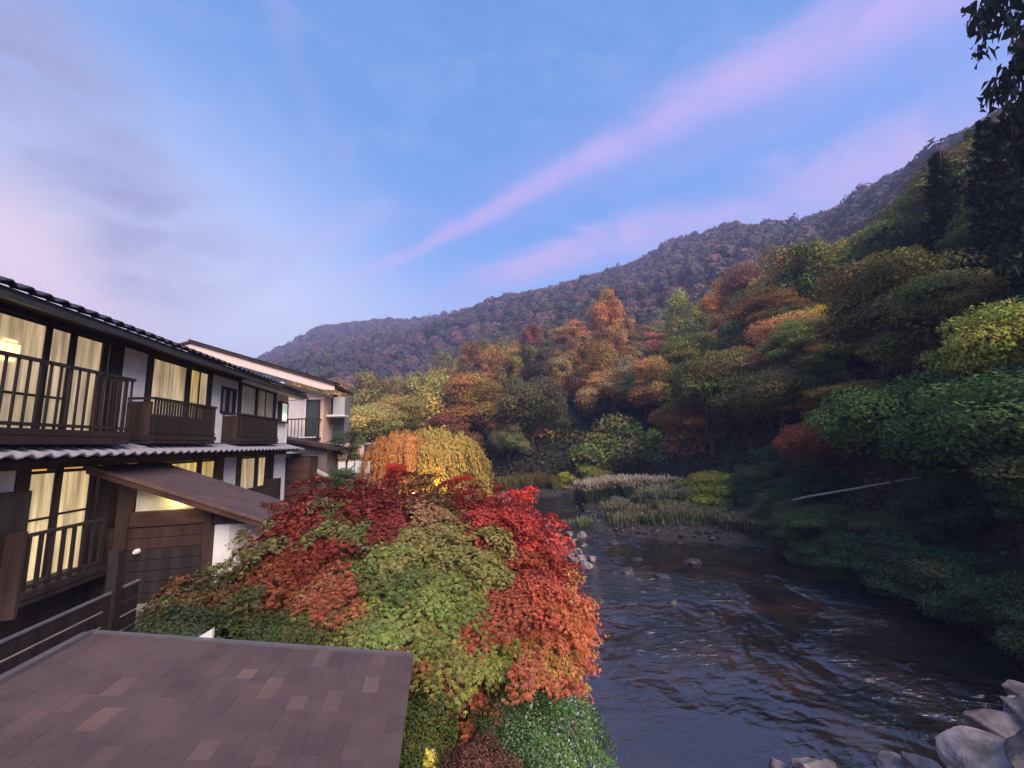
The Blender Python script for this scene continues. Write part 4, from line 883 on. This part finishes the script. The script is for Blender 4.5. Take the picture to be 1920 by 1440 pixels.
# ------------------------------------------------------------------ maples by the river
L3 = lambda r, g, b: np.array(lin(r, g, b)[:3])
def sd(px, py):                            # distance of the maples' canopy surface on that bearing
    b = np.interp(py, [880, 950, 1000, 1100, 1200, 1300, 1400], [11.0, 9.6, 8.7, 7.6, 6.9, 6.5, 6.2]); return b+.9*((px-740)/400)**2
SEEDS = [(560,950,'r',(143,48,42)),(640,905,'r',(138,48,48)),(700,925,'r',(136,44,42)),(735,905,'r',(143,55,50)),(850,905,'r',(158,60,50)),(905,925,'r',(168,52,48)),(960,950,'r',(183,55,55)),(1000,990,'r',(193,55,55)),(1030,1020,'r',(208,65,60)),(540,1000,'r',(133,46,36)),(500,975,'r',(128,50,40)),(560,1040,'r',(123,52,34)),(700,965,'r',(133,46,42)),(760,990,'r',(123,48,38)),(920,965,'r',(173,55,50)),(985,930,'r',(233,60,55)),(600,990,'r',(128,46,36)),
 (790,915,'r',(143,108,80)),(800,945,'g',(135,110,75)),(650,950,'g',(125,120,75)),
 (640,985,'g',(118,130,72)),(680,1000,'g',(104,126,70)),(740,1035,'g',(120,138,62)),(800,1000,'g',(128,130,70)),(870,985,'g',(138,132,74)),(860,950,'g',(140,120,76)),(930,1005,'g',(138,142,70)),(700,1060,'g',(96,116,56)),(780,1070,'g',(132,150,70)),(830,1100,'g',(112,132,56)),(760,1120,'g',(122,146,66)),(800,1160,'g',(116,142,60)),(680,1180,'g',(112,124,60)),(620,1175,'g',(96,110,54)),(740,1190,'g',(120,138,64)),(850,1190,'g',(128,132,56)),(900,1045,'g',(126,132,66)),(650,1040,'g',(92,108,60)),
 (540,1080,'l',(135,66,42)),(600,1075,'l',(140,74,48)),(640,1110,'l',(150,92,60)),(560,1120,'l',(120,76,44)),(500,1100,'l',(112,80,46)),(470,1060,'l',(112,102,62)),(400,1100,'l',(96,98,58)),(350,1120,'l',(98,92,62)),(430,1150,'l',(84,96,52)),(520,1160,'l',(104,104,58)),(300,1150,'l',(82,90,58)),(480,1025,'l',(118,120,72)),(580,1150,'l',(130,98,56)),(330,1100,'l',(120,82,56)),
 (920,1080,'o',(165,74,46)),(980,1090,'o',(168,70,40)),(1040,1080,'o',(180,76,44)),(1080,1150,'o',(200,108,58)),(1000,1150,'o',(178,74,44)),(900,1140,'o',(165,80,50)),(1060,1210,'o',(190,100,56)),(1020,1270,'o',(168,88,54)),(950,1265,'o',(150,78,46)),(890,1180,'o',(178,70,48)),(960,1040,'o',(160,52,40)),(1040,1045,'o',(195,62,48)),(950,1120,'o',(165,62,40)),(1080,1250,'o',(190,92,76)),(940,1170,'o',(185,72,48)),
 (1020,1195,'o',(172,130,56)),(1000,1215,'o',(168,120,52)),(1060,1100,'o',(196,130,56)),(1085,1200,'o',(205,120,60)),
 (925,1228,'o',(128,146,60)),(885,1225,'g',(132,152,58)),(905,1250,'o',(118,138,56)),
 (840,1280,'d',(160,88,48)),(880,1310,'d',(165,86,50)),(800,1265,'d',(150,92,54)),(900,1290,'d',(150,76,46)),(830,1320,'d',(140,82,46)),(860,1345,'d',(130,80,50))]
OUTL = np.array([(470,1010),(500,960),(560,918),(640,900),(700,898),(745,905),(800,905),(850,900),(940,915),(985,925),(1015,965),(1045,1000),(1055,1050),(1078,1100),(1098,1170),(1090,1235),(1045,1290),(960,1290),(930,1330),(870,1368),(810,1320),(770,1240),(640,1215),(420,1192),(300,1172),(275,1145),(330,1095),(440,1045)], float)
def maples():
    rng = np.random.default_rng(77); pads = {k_: [] for k_ in 'rglod'}
    sp_ = np.array([(s[0], s[1]) for s in SEEDS], float); tries = 0; pts_ = []
    # front surface pads
    while len(pts_) < 470 and tries < 60000:
        tries += 1; px = 270+840*rng.random(); py = 880+500*rng.random()
        if not inpoly(np.array([px]), np.array([py]), OUTL)[0]: continue
        dmin = (30-10*(1-(py-880)/500))*1.0
        if any((px-a)**2+(py-b)**2*3.6 < dmin**2 for a, b, _ in pts_[-9999:]): continue
        pts_.append((px, py, 0))
    for (px, py, _) in pts_:
        j = np.argmin((sp_[:, 0]-px-rng.normal()*26)**2+(sp_[:, 1]-py-rng.normal()*16)**2); s = SEEDS[j]
        dd = sd(px, py)+rng.normal()*.38+.12; c = pt(px, py, dd); ppm = F/dd
        edge = dpoly(np.array([px]), np.array([py]), OUTL)[0]
        r = min(.30+.26*rng.random(), max(.10, edge/ppm*1.1)); pads[s[2]].append((c, r, L3(*s[3])*(.85+.3*rng.random()), True))
    # loose sprays reaching past the outline
    for i in range(150):
        j0 = rng.integers(len(OUTL)); a_, b_ = OUTL[j0], OUTL[(j0+1) % len(OUTL)]; t_ = rng.random(); e_ = a_+(b_-a_)*t_
        cen = np.array([740., 1090.]); e_ = e_+(e_-cen)/np.linalg.norm(e_-cen)*(rng.random()**1.5*26-6)
        if e_[1] < 1200 and 470 < e_[0] < 620 and e_[1] > 1180: continue
        j = np.argmin((sp_[:, 0]-e_[0])**2+(sp_[:, 1]-e_[1])**2); s = SEEDS[j]; dd = sd(*e_)+.1+.3*rng.random(); c = pt(e_[0], e_[1], dd)
        if c[1] < 5.25 and c[0] < -.2: continue
        pads[s[2]].append((c, .10+.12*rng.random(), L3(*s[3])*(.85+.3*rng.random()), True))
    # inner and rear pads give the crowns their depth
    for (px, py, _) in pts_[::2]:
        j = np.argmin((sp_[:, 0]-px)**2+(sp_[:, 1]-py)**2); s = SEEDS[j]
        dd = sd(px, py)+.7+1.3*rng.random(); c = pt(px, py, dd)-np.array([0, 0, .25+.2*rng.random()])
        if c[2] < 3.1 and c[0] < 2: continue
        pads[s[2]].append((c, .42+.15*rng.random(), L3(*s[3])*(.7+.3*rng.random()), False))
    info = {'r': ('deep red maple spreading behind the green maple', (-.6, 9.9)), 'g': ('light green maple in the middle of the garden clump', (-.6, 8.3)), 'l': ('olive and rust maple leaning toward the inn terrace', (-2.6, 8.0)),
            'o': ('fiery orange maple overhanging the river', (1.2, 8.3)), 'd': ('low coppery maple drooping beside the shed roof corner', (.35, 7.0))}
    tot_ = 0
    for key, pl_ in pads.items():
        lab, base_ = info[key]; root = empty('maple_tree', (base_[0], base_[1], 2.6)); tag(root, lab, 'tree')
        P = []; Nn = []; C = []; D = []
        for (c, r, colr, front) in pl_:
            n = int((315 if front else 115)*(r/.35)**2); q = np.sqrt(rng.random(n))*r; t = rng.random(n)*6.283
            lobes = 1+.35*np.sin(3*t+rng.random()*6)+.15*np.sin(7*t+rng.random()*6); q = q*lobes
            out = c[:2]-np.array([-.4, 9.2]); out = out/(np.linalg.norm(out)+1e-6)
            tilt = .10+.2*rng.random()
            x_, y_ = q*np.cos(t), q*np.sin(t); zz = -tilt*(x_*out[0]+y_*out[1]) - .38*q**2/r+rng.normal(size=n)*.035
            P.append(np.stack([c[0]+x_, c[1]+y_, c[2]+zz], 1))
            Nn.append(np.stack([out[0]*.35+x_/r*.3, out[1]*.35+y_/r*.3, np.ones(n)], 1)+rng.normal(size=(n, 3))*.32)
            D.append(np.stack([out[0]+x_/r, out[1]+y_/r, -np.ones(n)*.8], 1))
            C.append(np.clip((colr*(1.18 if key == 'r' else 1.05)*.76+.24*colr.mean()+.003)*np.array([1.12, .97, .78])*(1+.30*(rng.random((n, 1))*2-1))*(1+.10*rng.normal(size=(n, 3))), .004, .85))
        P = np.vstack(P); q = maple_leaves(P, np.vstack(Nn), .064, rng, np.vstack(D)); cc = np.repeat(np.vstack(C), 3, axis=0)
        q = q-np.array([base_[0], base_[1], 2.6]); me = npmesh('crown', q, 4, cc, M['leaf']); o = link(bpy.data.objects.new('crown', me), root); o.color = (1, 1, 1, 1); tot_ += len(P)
        mb = MB(); bt = np.array([0, 0, -.4]); fork = np.array([0, 0, .8 if key != 'd' else .2]); mb.tube([bt, bt*.5, fork], [.14, .12, .10], 9)
        sel = [pl_[i] for i in rng.choice(len(pl_), min(26, len(pl_)), replace=False)]
        for (c, r, _, _) in sel:
            e = c-np.array([base_[0], base_[1], 2.6])-[0, 0, .12]; mid = fork+(e-fork)*.5+[0, 0, .15]
            mb.tube([fork-[0, 0, .3*rng.random()], mid+rng.normal(size=3)*.07, e], [.045, .028, .010], 6)
        mb.build('trunk', M['bark'], root, smooth=True)
    print('maple leaves', tot_)
maples()

# ------------------------------------------------------------------ shrubs by the water
def shrub(name, px, py, r, rx, rz_, n, size, rgb, label, top=None, cat='shrub', seed=1, bright=1.3):
    rng = np.random.default_rng(seed); c = pt(px, py, r); w = unit(rng.normal(size=(n, 3))); w[:, 2] = np.where(rng.random(n) < .85, np.abs(w[:, 2]), w[:, 2])
    lump = 1+.16*np.sin(w[:, 0]*6+seed)*np.sin(w[:, 1]*5+seed*2)+.10*np.sin(w[:, 2]*9+w[:, 0]*5+seed)
    p = w*(lump*(.62+.40*rng.random(n)**.5))[:, None]*[rx, rx, rz_]
    C = L3(*rgb)*bright*(1+.4*(rng.random((n, 1))*2-1))*(1+.1*rng.normal(size=(n, 3)))
    if top is not None:
        up_ = (w[:, 2] > .25) & (rng.random(n) < .10); C[up_] = L3(*top)*(.8+.5*rng.random((up_.sum(), 1)))
    q = leaves(p, w+rng.normal(size=(n, 3))*.5+[0, 0, .4], size, rng, .5); me = npmesh('foliage', q, 4, np.clip(C, .004, .9), M['leaf'])
    g = float(height(c[0], c[1])); root = empty(name, (c[0], c[1], g)); tag(root, label, cat); o = link(bpy.data.objects.new('foliage', me), root); o.location = (0, 0, c[2]-g); o.color = (1, 1, 1, 1)
    mb = MB()
    for i in range(7):
        a = rng.random()*6.283; mb.tube([(0, 0, -.2), (rx*.3*math.cos(a), rx*.3*math.sin(a), (c[2]-g)*.6), (rx*.6*math.cos(a), rx*.6*math.sin(a), c[2]-g+rz_*.3)], [.03, .02, .008], 5)
    mb.build('stems', M['bark'], root); return root
shrub('round_shrub', 1035, 1425, 6.1, .88, .72, 19000, .036, (88, 118, 66), 'rounded green shrub speckled with tiny white flowers at the river edge', (190, 195, 180), seed=3, bright=1.2)
shrub('hedge_shrub', 780, 1440, 5.9, .6, .8, 14000, .045, (74, 82, 40), 'dark olive shrub along the edge of the shed roof', seed=4)
shrub('hedge_shrub', 800, 1330, 7.6, .7, .7, 14000, .045, (66, 76, 38), 'shaded green shrub beneath the coppery maple', seed=5)
shrub('low_shrub', 895, 1475, 5.4, .5, .40, 8000, .035, (105, 72, 62), 'pinkish brown low shrub beside the flowering shrub', seed=6)
shrub('low_shrub', 945, 1370, 6.3, .45, .45, 7000, .036, (76, 88, 52), 'dark green shrub tucked behind the flowering shrub', seed=7)
shrub('yellow_plant', 806, 1428, 4.9, .07, .10, 150, .05, (190, 175, 80), 'small pale yellow leaved sprig by the roof edge', seed=8, cat='plant')
shrub('low_shrub', 330, 1195, 6.9, .5, .3, 5000, .04, (62, 72, 48), 'dark fern like shrub beyond the shed verge', seed=9)
shrub('low_shrub', 500, 1225, 6.9, .8, .45, 9000, .04, (66, 78, 44), 'shaded green shrub under the olive maple', seed=12)

# ------------------------------------------------------------------ stones
def rock_mesh(seed, sx, sy, sz, cut=9):
    bm = bmesh.new(); bmesh.ops.create_icosphere(bm, subdivisions=4, radius=1); rng = np.random.default_rng(seed)
    pl_ = [(unit(rng.normal(size=3)), .45+.35*rng.random()) for _ in range(cut+7)]
    for v in bm.verts:
        p = np.array(v.co); 
        for nn, dd in pl_:
            k_ = p@nn
            if k_ > dd: p = p-nn*(k_-dd)*.92
        p = p*(1+.035*math.sin(p[0]*9+seed)*math.sin(p[1]*8)+.03*math.sin(p[2]*14+p[0]*6)+.03*float(mnoise.noise(Vector(p)*2.6+Vector((seed, 0, 0))))+.022*float(mnoise.noise(Vector(p)*7+Vector((0, seed, 0))))); v.co = (p[0]*sx, p[1]*sy, p[2]*sz)
    me = bpy.data.meshes.new('boulder'); bm.to_mesh(me); bm.free(); return me
def rock(px, py, r, s, label, m='rock', group=None, seed=0, zoff=0.0, z=None):
    c = pt(px, py, r); 
    if z is not None: c[2] = z
    me = rock_mesh(seed, s*1.15, s*.9, s*.7); me.materials.append(M[m]); o = link(bpy.data.objects.new('boulder', me)); o.location = (c[0], c[1], c[2]+zoff); o.rotation_euler = (0, 0, seed*1.3)
    tag(o, label, 'rock', group); return o
NR = [(1462,1452,6.3,.22,'pale flat boulder at the bottom edge, leftmost of the near rocks'),(1520,1448,6.3,.30,'long pale pink boulder at the bottom edge beside the leftmost rock'),(1556,1450,6.3,.16,'small pale stone right of the long pink boulder'),
      (1678,1440,6.5,.22,'dull grey boulder with rounded top, left of a matching pair'),(1722,1440,6.5,.22,'dull grey boulder, right of the rounded pair'),(1790,1436,6.4,.20,'small greyish stone beside the big pale boulder'),
      (1845,1418,6.2,.42,'big pale cracked boulder near the bottom right corner'),(1815,1462,5.9,.30,'white topped boulder below the big cracked boulder'),(1880,1385,6.5,.34,'pale angular boulder above the big cracked boulder'),(1905,1350,6.8,.30,'grey boulder stacked higher at the right edge'),
      (1925,1310,7.0,.30,'white boulder, topmost at the right edge'),(1925,1430,6.0,.35,'dark brown boulder in the bottom right corner'),(1960,1370,6.6,.45,'grey boulder mostly outside the right edge')]
for i, (px, py, r, s, lb_) in enumerate(NR): rock(px+(34 if px > 1780 else 0), py+(10 if px > 1780 else 2), r, s, lb_, seed=i+1, m='rock' if i != 11 else 'darkrock')
# sloping rubble bank carrying those boulders
rb_ = MB(); 
def rubble():
    pts_ = [(4.6, 3.0, .0), (5.4, 5.6, .1), (7.2, 5.2, .3), (8.6, 4.9, .6), (10.2, 5.0, 1.1), (11.8, 5.6, 1.6), (13.5, 6.5, 1.8)]
    vs = []; 
    for (x, y, z) in pts_: vs += [(x, y, -.6), (x, y, z-.1), (x+.2, y-2.2, z+.2), (x+.3, y-6, z+.4)]
    fs = []
    for i in range(len(pts_)-1):
        for j in range(3): a = i*4+j; fs.append((a, a+1, a+5, a+4))
    o = MB().add(vs, fs).build('stone_bank', M['darkrock']); tag(o, 'dark stony bank carrying the near boulders', kind='structure')
rubble()
WR = [(1000,992),(1022,1010),(1048,1003),(1078,1012),(1092,1003),(1060,1030),(1035,1040),(1085,1035),(1110,1046),(1010,1025),(1050,1048),(1075,1050),(1025,985),(1095,1022),(1030,1030),(1068,1000),(1012,1002),(1100,1060),(1056,1016),(1072,1040),(1040,992),(1090,1048),(1020,1044)]
for i, (px, py) in enumerate(WR):
    d_ = ray(px, py); t_ = (.12-CZ)/d_[2]; r_ = math.hypot(d_[0]*t_, d_[1]*t_)
    rock(px, py, r_, .16+.24*((i*37) % 10)/10, 'pale stone in the shallows beside the red maple', group='pale stones in the shallows', seed=30+i, z=.08)
DR = [(1180,1075,.45),(1120,1130,.35),(1240,1080,.4),(1300,1055,.5),(1195,1050,.4),(1345,1000,.5),(1150,1020,.4),(1420,1010,.5),(1260,1130,.3),(1330,1150,.25),(1480,1040,.5),(1235,985,.4),(1300,975,.4),(1455,985,.45),(985,1010,.3)]
for i, (px, py, s) in enumerate(DR):
    d_ = ray(px, py); t_ = (.0-CZ)/d_[2]; r_ = math.hypot(d_[0]*t_, d_[1]*t_)
    g_ = float(height(*(np.array([d_[0], d_[1]])*t_)))
    rock(px, py, r_, s, 'dark wet rock breaking the river surface or shingle', 'darkrock', 'dark wet rocks along the river', seed=60+i, z=max(.0, g_)-.05)
# cobbles of the shingle bar
def cobbles():
    rng = np.random.default_rng(8); o_ = rock_mesh(3, 1, 1, .7); bm = bmesh.new(); bmesh.ops.create_icosphere(bm, subdivisions=1, radius=1); bv = np.array([v.co[:] for v in bm.verts]); bf = np.array([[v.index for v in f.verts] for f in bm.faces]); bm.free(); bpy.data.meshes.remove(o_)
    n = 5200; x = 7+22*rng.random(n); y = 15+28*rng.random(n); dr = dpoly(x, y, RIV); ins = inpoly(x, y, RIV); ok = ((~ins) & (dr < 7) & (x > 7)) | (ins & (dr < .6) & (x > 7)); x, y = x[ok], y[ok]; n = len(x); g = height(x, y)
    s = (.05+.16*rng.random(n)**3)[:, None]; V = []
    rot = rng.random(n)*6.283
    ca, sa = np.cos(rot)[:, None], np.sin(rot)[:, None]; b = bv[None]*s[:, None, :]*np.array([1.2, .9, .6]); jitter = 1+.18*rng.normal(size=(n, len(bv), 1)); b = b*jitter
    X1 = b[..., 0]*ca-b[..., 1]*sa+x[:, None]; Y1 = b[..., 0]*sa+b[..., 1]*ca+y[:, None]; Z1 = b[..., 2]+np.maximum(g, -.08)[:, None]+.02
    V = np.stack([X1, Y1, Z1], -1); T = V[:, bf].reshape(-1, 3); base_ = np.array([.09, .075, .072]); c = base_*(.4+1.6*rng.random((n, 1))**2); cc = np.repeat(c, len(bf), 0)
    o = link(bpy.data.objects.new('cobbles', npmesh('cobbles', T, 3, cc, M['leaf']))); o.color = (1, 1, 1, 1); tag(o, 'grey river cobbles strewn over the shingle bar', 'stones', kind='stuff')
cobbles()
# pampas and low plants on the bar
def plume_grass(px, r, hgt, n, plume, green, label, seed, spread=.7, group=None, name='pampas_grass'):
    rng = np.random.default_rng(seed); d_ = ray(px, 930); t_ = r/math.hypot(d_[0], d_[1]); x, y = d_[0]*t_, d_[1]*t_; g = float(height(x, y))
    a = rng.random(n)*6.283; b0 = rng.random((n, 2))*spread-.5*spread; lean = .12+.35*rng.random(n); H = hgt*(.6+.45*rng.random(n)); Q = []; C = []
    tip = np.stack([b0[:, 0]+np.cos(a)*lean*H, b0[:, 1]+np.sin(a)*lean*H, H], 1); root_ = np.stack([b0[:, 0], b0[:, 1], np.zeros(n)], 1); mid = root_+(tip-root_)*.55; mid[:, 2] += .1*H
    w = np.stack([-np.sin(a), np.cos(a), np.zeros(n)], 1)*.022
    Q.append(np.stack([root_-w, root_+w, mid+w, mid-w], 1)); C.append(np.tile(L3(*green), (n, 1))*(.6+.9*rng.random((n, 1))))
    Q.append(np.stack([mid-w, mid+w, tip+w*.3, tip-w*.3], 1)); C.append(np.tile(L3(*green), (n, 1))*(.7+.9*rng.random((n, 1))))
    if plume is not None:
        k_ = n//3
        for j in range(9):
            c = tip[:k_]-(tip-mid)[:k_]*.45*(j/9)+rng.normal(size=(k_, 3))*.035; c[:, 2] += .12
            Q.append(leaves(c, rng.normal(size=(k_, 3)), .15, rng, .35, dirn=np.array([0, 0, 1.0])).reshape(-1, 4, 3)); C.append(np.tile(L3(*plume), (k_, 1))*(1.0+.5*rng.random((k_, 1))))
    me = npmesh('grass_clump', np.concatenate(Q).reshape(-1, 3), 4, np.clip(np.vstack(C), 0, .8), M['leaf'])
    o = link(bpy.data.objects.new(name, me)); o.location = (x, y, g-.05); o.color = (1, 1, 1, 1); tag(o, label, 'grass', group)
i = 0
for px, r in [(1095,37.5),(1120,38),(1145,38),(1170,37.5),(1195,37),(1110,36.3),(1135,36.5),(1160,36),(1185,35.5),(1215,36),(1240,35)]:
    plume_grass(px, r, 1.75, 420, (196, 178, 152), (84, 94, 66), 'pale pinkish pampas clump on the shingle bar', 100+i, 1.5, 'pampas clumps on the shingle bar'); i += 1
for px, r in [(1260,34),(1290,32),(1240,31.5),(1215,32.5)]:
    plume_grass(px, r, 1.3, 300, (150, 142, 118), (98, 108, 78), 'sparser greyish plume grass right of the pale pampas', 100+i, 1.4, 'greyish plume grasses on the bar'); i += 1
rt = np.random.default_rng(44)
for q in range(85):
    px = 1105+430*rt.random(); r_ = 26.5+8*rt.random()-max(0, px-1350)*.012
    rgb_ = [(108, 118, 84), (98, 110, 76), (118, 112, 84), (94, 92, 70), (116, 122, 90)][rt.integers(5)]
    dd_ = ray(px, 930); tt_ = r_/math.hypot(dd_[0], dd_[1]); xx, yy = dd_[0]*tt_, dd_[1]*tt_
    if inpoly(np.array([xx]), np.array([yy]), RIV)[0]: continue
    plume_grass(px, r_, .35+.55*rt.random(), 190, (132, 126, 100) if rt.random() < .25 else None, rgb_, 'low grey green tuft among the cobbles', 200+q, .8+.9*rt.random(), 'low grey green tufts on the bar', 'grass_tuft')
plume_grass(1068, 29.5, .9, 260, None, (126, 132, 96), 'pale green grass tuft leaning over the water left of the bar', 151, .9, None, 'grass_tuft')
plume_grass(1092, 28.5, 1.0, 260, None, (130, 134, 98), 'taller pale green tuft at the left tip of the bar', 152, .9, None, 'grass_tuft')
# brushy fringe on the far shore of the bend
for j, (px, r, rgb_) in enumerate([(945,47,(120,112,58)),(970,47,(112,104,52)),(1000,47,(118,100,54)),(1030,46.5,(104,92,48)),(920,47.5,(96,92,50)),(1055,46,(122,116,56))]):
    plume_grass(px, r, 1.3, 420, None, rgb_, 'yellowing grass fringe on the far shore of the bend', 170+j, 3.0, 'yellowing grass fringes on the far shore', 'bank_grass')
# fallen pole, bare branch
def bare(pts_, rad, name, label, m='palebark', twigs=()):
    mb = MB().tube(pts_, rad, 7)
    for tw in twigs: mb.tube(tw, [.03, .02, .008][:len(tw)], 5)
    o = mb.build(name, M[m], smooth=True); tag(o, label, 'branch'); return o
a_, b_ = pt(1432, 952, 27), pt(1728, 894, 24)
bare([a_, a_*.66+b_*.34+[0, 0, .12], a_*.33+b_*.67+[0, 0, .05], b_], [.05, .06, .05, .03], 'fallen_pole', 'long pale bare pole slanting from the bar to the right slope')
q0 = pt(1640, 805, 24); q1 = pt(1634, 775, 24); q2 = pt(1660, 755, 24.3)
bare([q0, (q0+q1)/2+[.15, 0, .05], q1, q2], [.03, .05, .06, .04], 'bare_branch', 'pale twisted bare branch on the dark right slope', twigs=[(q1, q1+[-.5, 0, .3], q1+[-.9, 0, .35]), ((q0+q1)/2, (q0+q1)/2+[.4, 0, -.3], (q0+q1)/2+[.55, 0, -.8])])

# ------------------------------------------------------------------ every look-alike gets a label of its own
def relabel():
    bpy.context.view_layer.update()
    ORD = 'first second third fourth fifth sixth seventh eighth ninth tenth eleventh twelfth thirteenth fourteenth fifteenth sixteenth seventeenth eighteenth nineteenth twentieth'.split()
    TENS = {2: ('twenty', 'twentieth'), 3: ('thirty', 'thirtieth'), 4: ('forty', 'fortieth'), 5: ('fifty', 'fiftieth'), 6: ('sixty', 'sixtieth'), 7: ('seventy', 'seventieth'), 8: ('eighty', 'eightieth'), 9: ('ninety', 'ninetieth')}
    def word(i):
        if i < 20: return ORD[i]
        t, u = divmod(i+1, 10); return TENS[t][1] if u == 0 else TENS[t][0]+' '+ORD[u-1]
    by = {}
    for o in bpy.data.objects:
        if o.parent is None and 'label' in o and o.get('kind') is None: by.setdefault(o['label'], []).append(o)
    for lb, os_ in by.items():
        if len(os_) < 2: continue
        def pos(o):
            z = max([c.location.z for c in o.children] or [0]); return proj(tuple(o.location+Vector((0, 0, z))))
        os_.sort(key=lambda o: pos(o)[0]); n = len(os_)
        for i, o in enumerate(os_):
            w = ('left' if i == 0 else 'right') + ' one of two: ' if n == 2 else ('leftmost of ' + str(n) + ': ' if i == 0 else 'rightmost of ' + str(n) + ': ' if i == n-1 else word(i)+' from the left: ')
            o['label'] = w+lb
relabel()
